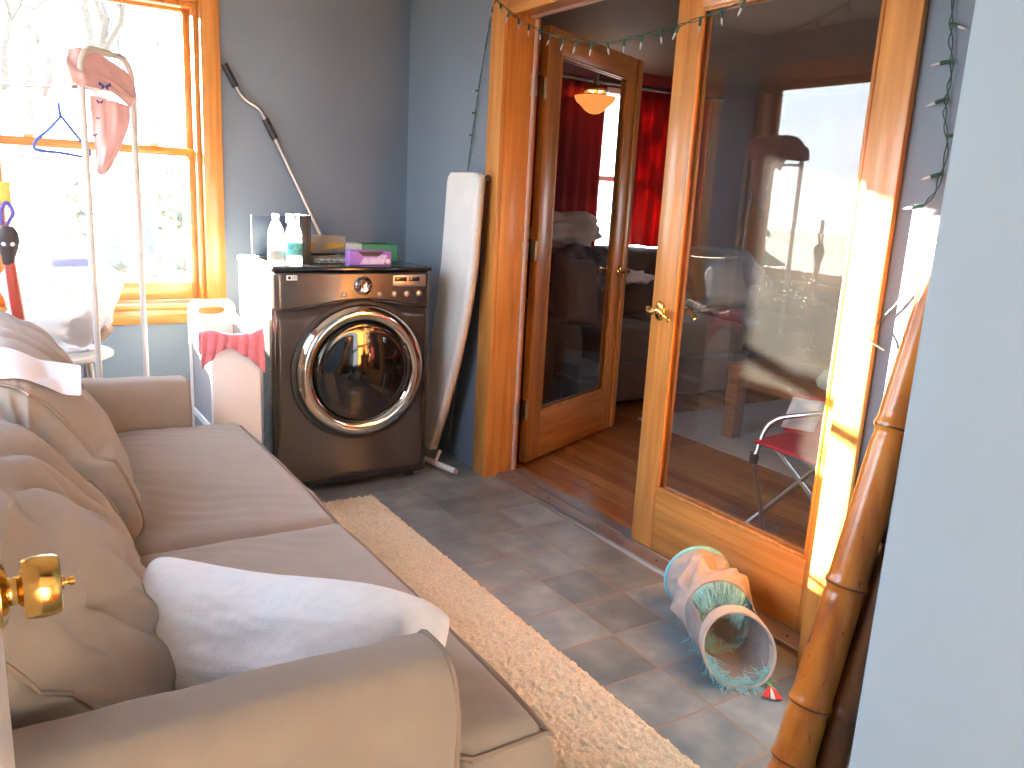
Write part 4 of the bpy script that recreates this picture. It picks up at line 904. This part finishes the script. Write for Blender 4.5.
# ------------------------------------------------------------------ cat tunnel
ct = thing('cat_tunnel', (1.79, 1.57, 0), 'cream fabric cat tunnel with aqua fringe lying by the closed door', 'cat tunnel')
C0, C1 = V((1.712, 1.385, .084)), V((1.893, 1.735, .112)); R0 = .104
axd = (C1 - C0).normalized()
def frame_at(t):
    c = C0.lerp(C1, t); tilt = lerp(.78, .05, t ** .8)
    n = (axd + V((0, 0, -tilt))).normalized(); s = n.cross(V((0, 0, 1))).normalized(); u = s.cross(n)
    return c, s, u
def ringpt(t, a, r): c, s, u = frame_at(t); p = c + (s * math.cos(a) + u * math.sin(a)) * r; p.z = max(.004, p.z); return p
def tun(t0, t1, seed, amp, a0=0, a1=2 * PI, sag=.0):
    def f(u, v):
        t = lerp(t0, t1, u); a = lerp(a0, a1, v)
        k = math.sin(PI * u)
        r = R0 * (1 - sag * k) * (1 + amp * k * nz(math.cos(a) * 1.7 + seed, math.sin(a) * 1.7, t * 7) + amp * .7 * k * abs(nz(math.cos(a) * 3 + seed, math.sin(a) * 3, t * 11)))
        return ringpt(t, a, r)
    return f
b = MB(); b.grid(tun(.45, 1.0, 3, .42, sag=.05), 34, 72, cv=False); b.build('fabric_tube', 'tunnel', ct, solid=.0015, ang=180)
b = MB(); b.grid(tun(.0, .10, 5, .04), 8, 60); b.build('mouth_band', 'tunnel', ct, solid=.0015, ang=180)
b = MB(); b.grid(tun(.08, .46, 9, .12, math.radians(150), math.radians(395), .03), 20, 50); b.build('lower_panel', 'tunnel_in', ct, solid=.0015, ang=180)
for t_, m_ in ((0, 'tunnel'), (.45, 'tunnel'), (1.0, 'teal')):
    MB().tube([ringpt(t_, 2 * PI * k / 48, R0 + .001) for k in range(48)], .0048 if t_ < 1 else .008, 8, closed=True).build('hoop', m_, ct)
random.seed(5)
def fringe(t, a0, a1, n, inward, ln, name='fringe'):
    b = MB()
    for _ in range(n):
        a = random.uniform(a0, a1); p = ringpt(t, a, R0 * .99); c, s, u = frame_at(t)
        d = ((c - p).normalized() * inward + axd * random.uniform(-.35, -.05) + V((random.gauss(0, .2), random.gauss(0, .2), random.gauss(-.35, .2)))).normalized()
        l = ln * random.uniform(.6, 1.25); q1 = p + d * l * .5; q2 = p + d * l + V((random.gauss(0, .008), random.gauss(0, .008), -.008))
        q1.z = max(.004, q1.z); q2.z = max(.004, q2.z)
        b.tube([p, q1, q2], [.0013, .0011, .0005], 4)
    o = b.build(name, 'fringe', ct); o['kind'] = 'stuff'; return o
fringe(.02, math.radians(185), math.radians(330), 300, .35, .05)
fringe(.43, math.radians(20), math.radians(235), 520, .5, .075)
fringe(.43, math.radians(235), math.radians(330), 90, .3, .05)
# feather toy
ft = thing('cat_toy', (1.745, 1.30, 0), 'small red and white felt cat toy on the tiles by the tunnel mouth', 'toy')
tp = V((1.755, 1.298, .01))
for (dx, dy2, m_, w_) in ((-.055, -.03, 'red_feather', .009), (-.042, -.046, 'whitecard', .006), (-.028, -.056, 'red_feather', .009)):
    e = tp + V((dx, dy2, -.004)); d = (e - tp).normalized(); s_ = V((-d.y, d.x, 0)) * w_
    MB().prism([tp + s_ * .4, e + s_, e - s_, tp - s_ * .4], (0, 0, .003), .0008).build('strip', m_, ft)
lump(tp, .012, (1, 1, .8), 3, 12).build('knot', 'green_felt', ft, merge=1e-5)
MB().tube([tp, tp + V((.02, .02, .008)), tp + V((.035, .03, .004))], .002, 6).build('string', 'green_felt', ft)

# ------------------------------------------------------------------ far room
def pad(x0, x1, y0, y1, z0, z1, r, seed, amp=.02):
    c = V(((x0 + x1) / 2, (y0 + y1) / 2, (z0 + z1) / 2)); h = V(((x1 - x0) / 2, (y1 - y0) / 2, (z1 - z0) / 2)); b = MB()
    def f(u, v):
        a, p = 2 * PI * u, PI * (v - .5); pw = .42
        sg = lambda s: math.copysign(abs(s) ** pw, s)
        d = V((sg(math.cos(p)) * sg(math.cos(a)), sg(math.cos(p)) * sg(math.sin(a)), sg(math.sin(p))))
        q = c + V((d.x * h.x, d.y * h.y, d.z * h.z)); n = amp * nz(q.x * 5, q.y * 5, q.z * 5 + seed); return q + d * n
    b.grid(f, 44, 24, cu=True); return b
cc = thing('recliner_couch', (4.15, 4.45, .008), 'brown puffy couch under the red curtains in the far room', 'couch')
B(2.95, 5.55, 4.02, 4.98, .03, .30, .03).build('base', 'brown', cc)
for k, (x0, x1) in enumerate(((3.12, 3.85), (3.86, 4.6), (4.61, 5.36))):
    pad(x0, x1, 3.93, 4.66, .26, .52, .1, k).build('seat_cushion', 'brown', cc, merge=1e-4, ang=180)
    pad(x0, x1, 4.5, 5.0, .48, .74, .1, k + 5).build('lumbar_cushion', 'brown', cc, merge=1e-4, ang=180)
    pad(x0, x1, 4.62, 5.06, .66, .98, .1, k + 9).build('back_cushion', 'brown', cc, merge=1e-4, ang=180)
    pad(x0 + .01, x1 - .01, 3.90, 4.1, .04, .30, .1, k + 13).build('footrest', 'brown', cc, merge=1e-4, ang=180)
for x0, x1 in ((2.82, 3.13), (5.35, 5.65)): pad(x0, x1, 3.95, 4.98, .02, .64, .1, x0).build('arm', 'brown', cc, merge=1e-4, ang=180)
tag(lump((3.42, 4.72, 1.09), .19, (1.5, .75, .62), 3, 36, .5).build('blanket', 'blanket', None, merge=1e-5, ang=180), 'bunched cream blanket on the back of the brown couch', 'blanket')
tag(lump((3.30, 4.36, .86), .18, (1.5, .7, .85), 6, 36, .5).build('printed_throw', 'print_', None, merge=1e-5, ang=180), 'grey and white printed throw heaped under the cream blanket', 'throw')
tag(lump((3.74, 4.34, .80), .12, (1.7, .7, .38), 9, 30, .6).build('cream_cloth', 'blanket', None, merge=1e-5, ang=180), 'cream cloth hanging over the couch cushion edge', 'cloth')
def cush(ctr, ux, uy, n_, hw, hh, th, m_, name, label):
    ctr, ux, uy = V(ctr), V(ux).normalized(), V(uy).normalized(); nr = ux.cross(uy); b = MB()
    for sd_ in (1, -1):
        b.grid(lambda u, v: ctr + ux * (2 * u - 1) * hw * (1 - .08 * (1 - (2 * v - 1) ** 2)) + uy * (2 * v - 1) * hh * (1 - .08 * (1 - (2 * u - 1) ** 2)) + nr * sd_ * th * max(0, (1 - (2 * u - 1) ** 4) * (1 - (2 * v - 1) ** 4)) ** .5, 20, 20)
    return tag(b.build(name, m_, None, merge=1e-4, ang=180), label, 'cushion')
cush((3.02, 4.00, .76), (.8, .35, -.1), (.1, .3, .9), 0, .24, .22, .08, 'tanpil', 'couch_cushion', 'brown square cushion standing at the near end of the couch')
cush((4.62, 4.36, .76), (1, 0, 0), (0, .3, .9), 0, .28, .2, .09, 'bluewire' if 0 else 'tanpil', 'couch_cushion', 'brown cushion in the middle of the couch seat')
bn = thing('waste_bin', (2.99, 3.83, .008), 'blue-grey plastic bin with lid behind the open glass door', 'bin')
b = MB(); rows = []
for z, w in ((.01, .085), (.26, .108)):
    rows.append([b.bm.verts.new((2.96 + math.copysign(w, math.cos(a)) * abs(math.cos(a)) ** .35, 3.80 + math.copysign(w * .9, math.sin(a)) * abs(math.sin(a)) ** .35, z)) for a in [2 * PI * (k + .5) / 32 for k in range(32)]])
for k in range(32): b.bm.faces.new((rows[0][k], rows[0][(k + 1) % 32], rows[1][(k + 1) % 32], rows[1][k]))
b.fan(rows[0]); b.fan(rows[1][::-1]); b.build('bin_body', 'bin', bn); B(2.845, 3.075, 3.69, 3.91, .26, .285, .008).build('rim', 'bin', bn); B(2.86, 3.06, 3.705, 3.895, .285, .36, .012).build('lid', 'bin', bn)
def curtain(x0, x1, z0, z1, y, label, n):
    t = thing('curtain', ((x0 + x1) / 2, y, z0), label, 'curtain')
    b = MB(); b.grid(lambda u, v: V((lerp(x0, x1, u) + .006 * math.sin(v * 6 + u * 20), y + .028 * math.sin(u * PI * 2 * n) * (.55 + .45 * (1 - v)) + .008 * nz(u * 9, v * 2, x0), lerp(z0, z1, v))), 16 * n, 14)
    b.build('drape', 'red_cloth', t, solid=.003, ang=180); return t
curtain(2.95, 4.03, .12, 2.15, 5.12, 'red floor-length curtain left of the far bright window', 10)
curtain(4.30, 5.15, .12, 2.15, 5.12, 'red floor-length curtain right of the far bright window', 8)
cr = thing('curtain_rod', (4.05, 5.12, 2.18), 'dark rod holding the red curtains in the far room', 'rod'); MB().tube([(2.85, 5.12, 2.175), (5.25, 5.12, 2.175)], .014, 12).build('rod', 'dark_metal', cr)
for x in (2.85, 5.25): MB().lathe([(0, -.03), (.022, -.015), (.026, 0), (.022, .015), (0, .03)], (x, 5.12, 2.175), (1, 0, 0), 16).build('finial', 'dark_metal', cr)
for x in (2.92, 4.12, 5.2): MB().tube([(x, 5.12, 2.175), (x, FYB - .001, 2.175)], .007, 8).build('bracket', 'dark_metal', cr)
# ceiling lamp
lp_c = at(595, 102, 4.92)
lm = thing('ceiling_lamp', (lp_c.x, lp_c.y, ZF), 'glowing amber glass bowl ceiling lamp in the far room', 'lamp')
lc = V((lp_c.x, lp_c.y, lp_c.z))
MB().lathe([(.0, -.085), (.035, -.08), (.07, -.06), (.10, -.028), (.135, .0), (.152, .035), (.149, .037), (.13, .005), (.095, -.02), (.06, -.05), (0, -.068)], lc, n=40).build('bowl', 'lampglass', lm, ang=60)
MB().lathe([(.0, .02), (.014, .02), (.014, .06), (.085, .07), (.09, .085), (.05, .10), (.02, .115), (.014, ZF - lc.z - .03), (.09, ZF - lc.z - .02), (.095, ZF - lc.z)], lc, n=32).build('canopy', 'brass_dull', lm, ang=50)
for k in range(3): a = k * 2.1; MB().tube([lc + V((.14 * math.cos(a), .14 * math.sin(a), .032)), lc + V((.07 * math.cos(a), .07 * math.sin(a), .075))], .004, 6).build('arm', 'brass_dull', lm)
# table, rug, chair
rf = B(3.30, 5.4, 1.0, 3.65, .0085, .018, .004); tag(rf.build('area_rug', 'rugfar', None), 'pale grey area rug under the wooden coffee table', 'rug')
tb = thing('coffee_table', (3.9, 2.6, .018), 'square-legged wooden coffee table seen through the closed glass door', 'table')
B(3.50, 4.25, 2.05, 3.17, .425, .452, .004).build('tabletop', 'table', tb)
for x in (3.51, 4.16):
    for y in (2.06, 3.08): B(x, x + .08, y, y + .08, .018, .425, .004).build('leg', 'table', tb)
ap = MB(); ap.join(B(3.525, 3.545, 2.14, 3.08, .33, .425, .002)); ap.join(B(4.205, 4.225, 2.14, 3.08, .33, .425, .002)); ap.join(B(3.59, 4.16, 2.075, 2.095, .33, .425, .002)); ap.join(B(3.59, 4.16, 3.125, 3.145, .33, .425, .002)); ap.build('apron', 'table', tb)
fc = thing('folding_chair', (2.65, 1.82, .008), 'grey metal folding chair with red seat just beyond the closed glass door', 'chair')
def ft_(p, q, r=.009): MB().tube([p, q], r, 10).build('leg', 'steel', fc)
ft_(V((2.50, 2.06, .01)), V((2.72, 1.72, .50))); ft_(V((2.585, 1.95, .01)), V((2.50, 1.99, .36))); ft_(V((2.72, 1.58, .01)), V((2.58, 2.0, .43))); ft_(V((2.92, 1.95, .01)), V((2.78, 1.66, .47)))
MB().tube(bez([V((2.50, 1.99, .36)), V((2.56, 1.98, .50)), V((2.62, 1.86, .56)), V((2.74, 1.70, .60))], 6), .010, 10).build('arm_rail', 'steel', fc)
b = MB(); b.grid(lambda u, v: V((lerp(2.50, 2.86, u), lerp(1.62, 2.00, v), .43 + .02 * u - .03 * math.sin(PI * u) * math.sin(PI * v))), 12, 12); b.build('seat', 'redbag', fc, solid=.012, ang=180)
MB().lathe([(.016, -.02), (.018, 0), (.016, .02)], (2.50, 1.99, .365), (0, 0, 1), 14).build('joint', 'black', fc)
b = MB(); b.grid(lambda u, v: V((lerp(2.655, 2.80, u) + .05 * v, lerp(1.99, 1.66, u), .455 + .155 * v - .012 * math.sin(PI * u) * v)), 14, 8); b.build('backrest', 'redbag', fc, solid=.008, ang=180)
lt = MB(); lt.grid(lambda u, v: V((lerp(2.630, 2.685, u) + .05 * v, lerp(1.985, 1.875, u) + .0 * v, .478 + .115 * v)), 6, 6)
tag(lt.build('letter', 'paper', None, solid=.002), 'white folded paper leaning on the red canvas of the folding chair', 'paper')
tag(lump((2.87, 1.90, .66), .10, (1.1, .9, .7), 5, 28, .35).build('cloth_bag', 'greenbag', None, merge=1e-5, ang=180), 'sage green soft bag resting on top of the red folding chair', 'bag')

for o_ in (fc, bpy.data.objects['letter'], bpy.data.objects['cloth_bag']): o_.location = o_.location + V((-.054, .034, 0))

# ------------------------------------------------------------------ outdoors
gr = MB(); gr.box(-60, 60, 4.9, 90, -.6, -.5, 0); gr.box(-60, -.9, -30, 4.9, -.6, -.5, 0); gr.box(2.3, 60, 5.6, 5.7, -.6, -.5, 0)
struct('ground', gr, 'ground')
def tree(x, y, h, seed, label, spread=.5, depth=4):
    random.seed(seed); t = thing('bare_tree', (x, y, -.5), label, 'tree', 'bare trees outside the window'); b = MB()
    def grow(p, d, l, r, k):
        q = p + d * l; mid = p + d * l * .5 + V((random.gauss(0, .04), random.gauss(0, .04), 0)) * l
        b.tube([p, mid, q], [r, r * .85, r * .68], 6 if k > 1 else 4)
        if k == 0: return
        for _ in range(3 if k > 1 else 4):
            e = (d + V((random.gauss(0, spread), random.gauss(0, spread), random.gauss(.1, .25)))).normalized(); grow(q - d * l * random.uniform(0, .35), e, l * random.uniform(.6, .8), r * .55, k - 1)
    grow(V((x, y, -.5)), V((0, 0, 1)), h * .32, h * .022, depth); b.build('branches', 'bark', t)
tree(.6, 13, 8, 1, 'bare tree seen low through the window behind the clothes rack'); tree(1.9, 17, 10, 2, 'bare tree outside nearest the right window edge'); tree(.1, 20, 11, 3, 'tall bare tree outside at the far left of the window'); tree(3.4, 22, 11, 4, 'distant bare tree outside behind the right sash')
for i, (x, y, r) in enumerate(((.4, 10.0, .9), (2.3, 11.5, 1.0), (.3, 27, 2.6), (6.6, 28, 2.8))):
    b = MB(); random.seed(40 + i)
    for _ in range(260):
        a, p_ = random.uniform(0, 2 * PI), math.acos(random.uniform(-.2, 1)); d = V((math.cos(a) * math.sin(p_), math.sin(a) * math.sin(p_), math.cos(p_) * .9)); q_ = V((x, y, -.4)) + d * r * random.uniform(.6, 1)
        e = (d + V((random.gauss(0, .5), random.gauss(0, .5), random.gauss(0, .5)))).normalized(); s_ = e.orthogonal().normalized() * r * .07
        b.faces([q_ - s_, q_ + e * r * .22, q_ + s_], [(0, 1, 2)])
    tag(b.build('shrub', 'bushy', None, smooth=False), ('low dry shrub outside below the window glass', 'dry shrub outside toward the right window edge', 'tall pale thicket far behind the bare trees', 'pale distant thicket outside at the far right')[i], 'shrub')
def conifer(x, y, h, r, seed, label):
    random.seed(seed); t = thing('conifer', (x, y, -.5), label, 'tree'); MB().tube([(x, y, -.5), (x, y, h * .8)], [.12, .04], 8).build('trunk', 'bark', t)
    b = MB()
    for k in range(26):
        z = -.3 + (h + .3) * (k / 26); rr = r * (1 - k / 26) + .05
        n = 18; ring = []
        for j_ in range(n): a = 2 * PI * j_ / n; q_ = rr * (1 + .22 * random.uniform(-1, 1)) * (1 if j_ % 2 else .72); ring.append(V((x + q_ * math.cos(a), y + q_ * math.sin(a), z - .08 * rr)))
        vs = [V((x, y, z + h * .07))] + ring; b.faces(vs, [(0, 1 + j_, 1 + (j_ + 1) % n) for j_ in range(n)])
    b.build('foliage', 'conifer', t, smooth=False)
conifer(-1.95, 6.05, 7.0, .80, 3, 'added unseen evergreen blocking sun outside the back left corner'); conifer(-1.22, 3.2, 4.2, .42, 6, 'added narrow evergreen, unseen, blocking sun close outside the left wall')  # two unseen trees added to keep sun through the left windows off the sofa
conifer(-14.0, 11.6, 3.7, .95, 9, 'tall dark conifer in the yard mirrored in the door glass'); conifer(-18.5, 13.4, 3.9, 1.3, 12, 'shorter dark conifer far off in the yard behind the tall one')

# ------------------------------------------------------------------ light
wd = bpy.data.worlds.new('sky'); bpy.context.scene.world = wd; wd.use_nodes = True; nt = wd.node_tree; nt.nodes.clear()
wo = nt.nodes.new('ShaderNodeOutputWorld'); bgn = nt.nodes.new('ShaderNodeBackground'); tc = nt.nodes.new('ShaderNodeTexCoord'); sx = nt.nodes.new('ShaderNodeSeparateXYZ')
nt.links.new(tc.outputs['Generated'], sx.inputs[0]); rp = ramp(nt, [(0, (.86, .92, 1.0)), (.15, (.82, .91, 1.0)), (.6, (.50, .70, 1.0))]); nt.links.new(sx.outputs['Z'], rp.inputs['Fac']); nt.links.new(rp.outputs['Color'], bgn.inputs['Color']); bgn.inputs['Strength'].default_value = 7.0; nt.links.new(bgn.outputs[0], wo.inputs['Surface'])
sd = bpy.data.lights.new('sun', 'SUN'); sd.energy = 115; sd.angle = math.radians(.7); sd.color = (1, .88, .70)
so_ = bpy.data.objects.new('sun', sd); C.objects.link(so_)
sdir = V((.458, -.889, -.2115)).normalized(); so_.rotation_euler = sdir.to_track_quat('-Z', 'Y').to_euler()
def portal(x, y, z, sx_, sz_, d):
    l = bpy.data.lights.new('portal', 'AREA'); l.shape = 'RECTANGLE'; l.size = sx_; l.size_y = sz_; l.cycles.is_portal = True
    o = bpy.data.objects.new('portal', l); C.objects.link(o); o.location = (x, y, z); o.rotation_euler = V(d).to_track_quat('-Z', 'Y').to_euler()
portal((WX0 + WX1) / 2, YB + .17, 1.42, WX1 - WX0, 1.4, (0, -1, 0)); portal(XL - .15, (LY0 + LY1) / 2, 1.47, LY1 - LY0, 1.25, (1, 0, 0)); portal(XL - .15, (MY0 + MY1) / 2, 1.47, MY1 - MY0, 1.25, (1, 0, 0)); portal(4.2, -1.21, 1.3, .6, .6, (0, 1, 0)); portal(6.31, 2.25, 1.3, .7, .8, (-1, 0, 0)); portal(4.3, FYB + .16, 1.48, .9, 1.4, (0, -1, 0)); portal(.2, -3.25, 1.45, 1.2, 1.1, (0, 1, 0))
pl = bpy.data.lights.new('lamp_light', 'POINT'); pl.energy = 3; pl.color = (1, .5, .18); pl.shadow_soft_size = .08
plo = bpy.data.objects.new('lamp_light', pl); C.objects.link(plo); plo.location = lc + V((0, 0, .03))
S = bpy.context.scene
S.view_settings.view_transform = 'Standard'; S.view_settings.look = 'None'; S.view_settings.gamma = 1; S.view_settings.use_curve_mapping = False; S.view_settings.exposure = 1.1
S.cycles.max_bounces = 10; S.cycles.diffuse_bounces = 5; S.cycles.glossy_bounces = 5; S.cycles.transparent_max_bounces = 16; S.cycles.sample_clamp_indirect = 8; S.cycles.caustics_reflective = False; S.cycles.caustics_refractive = False
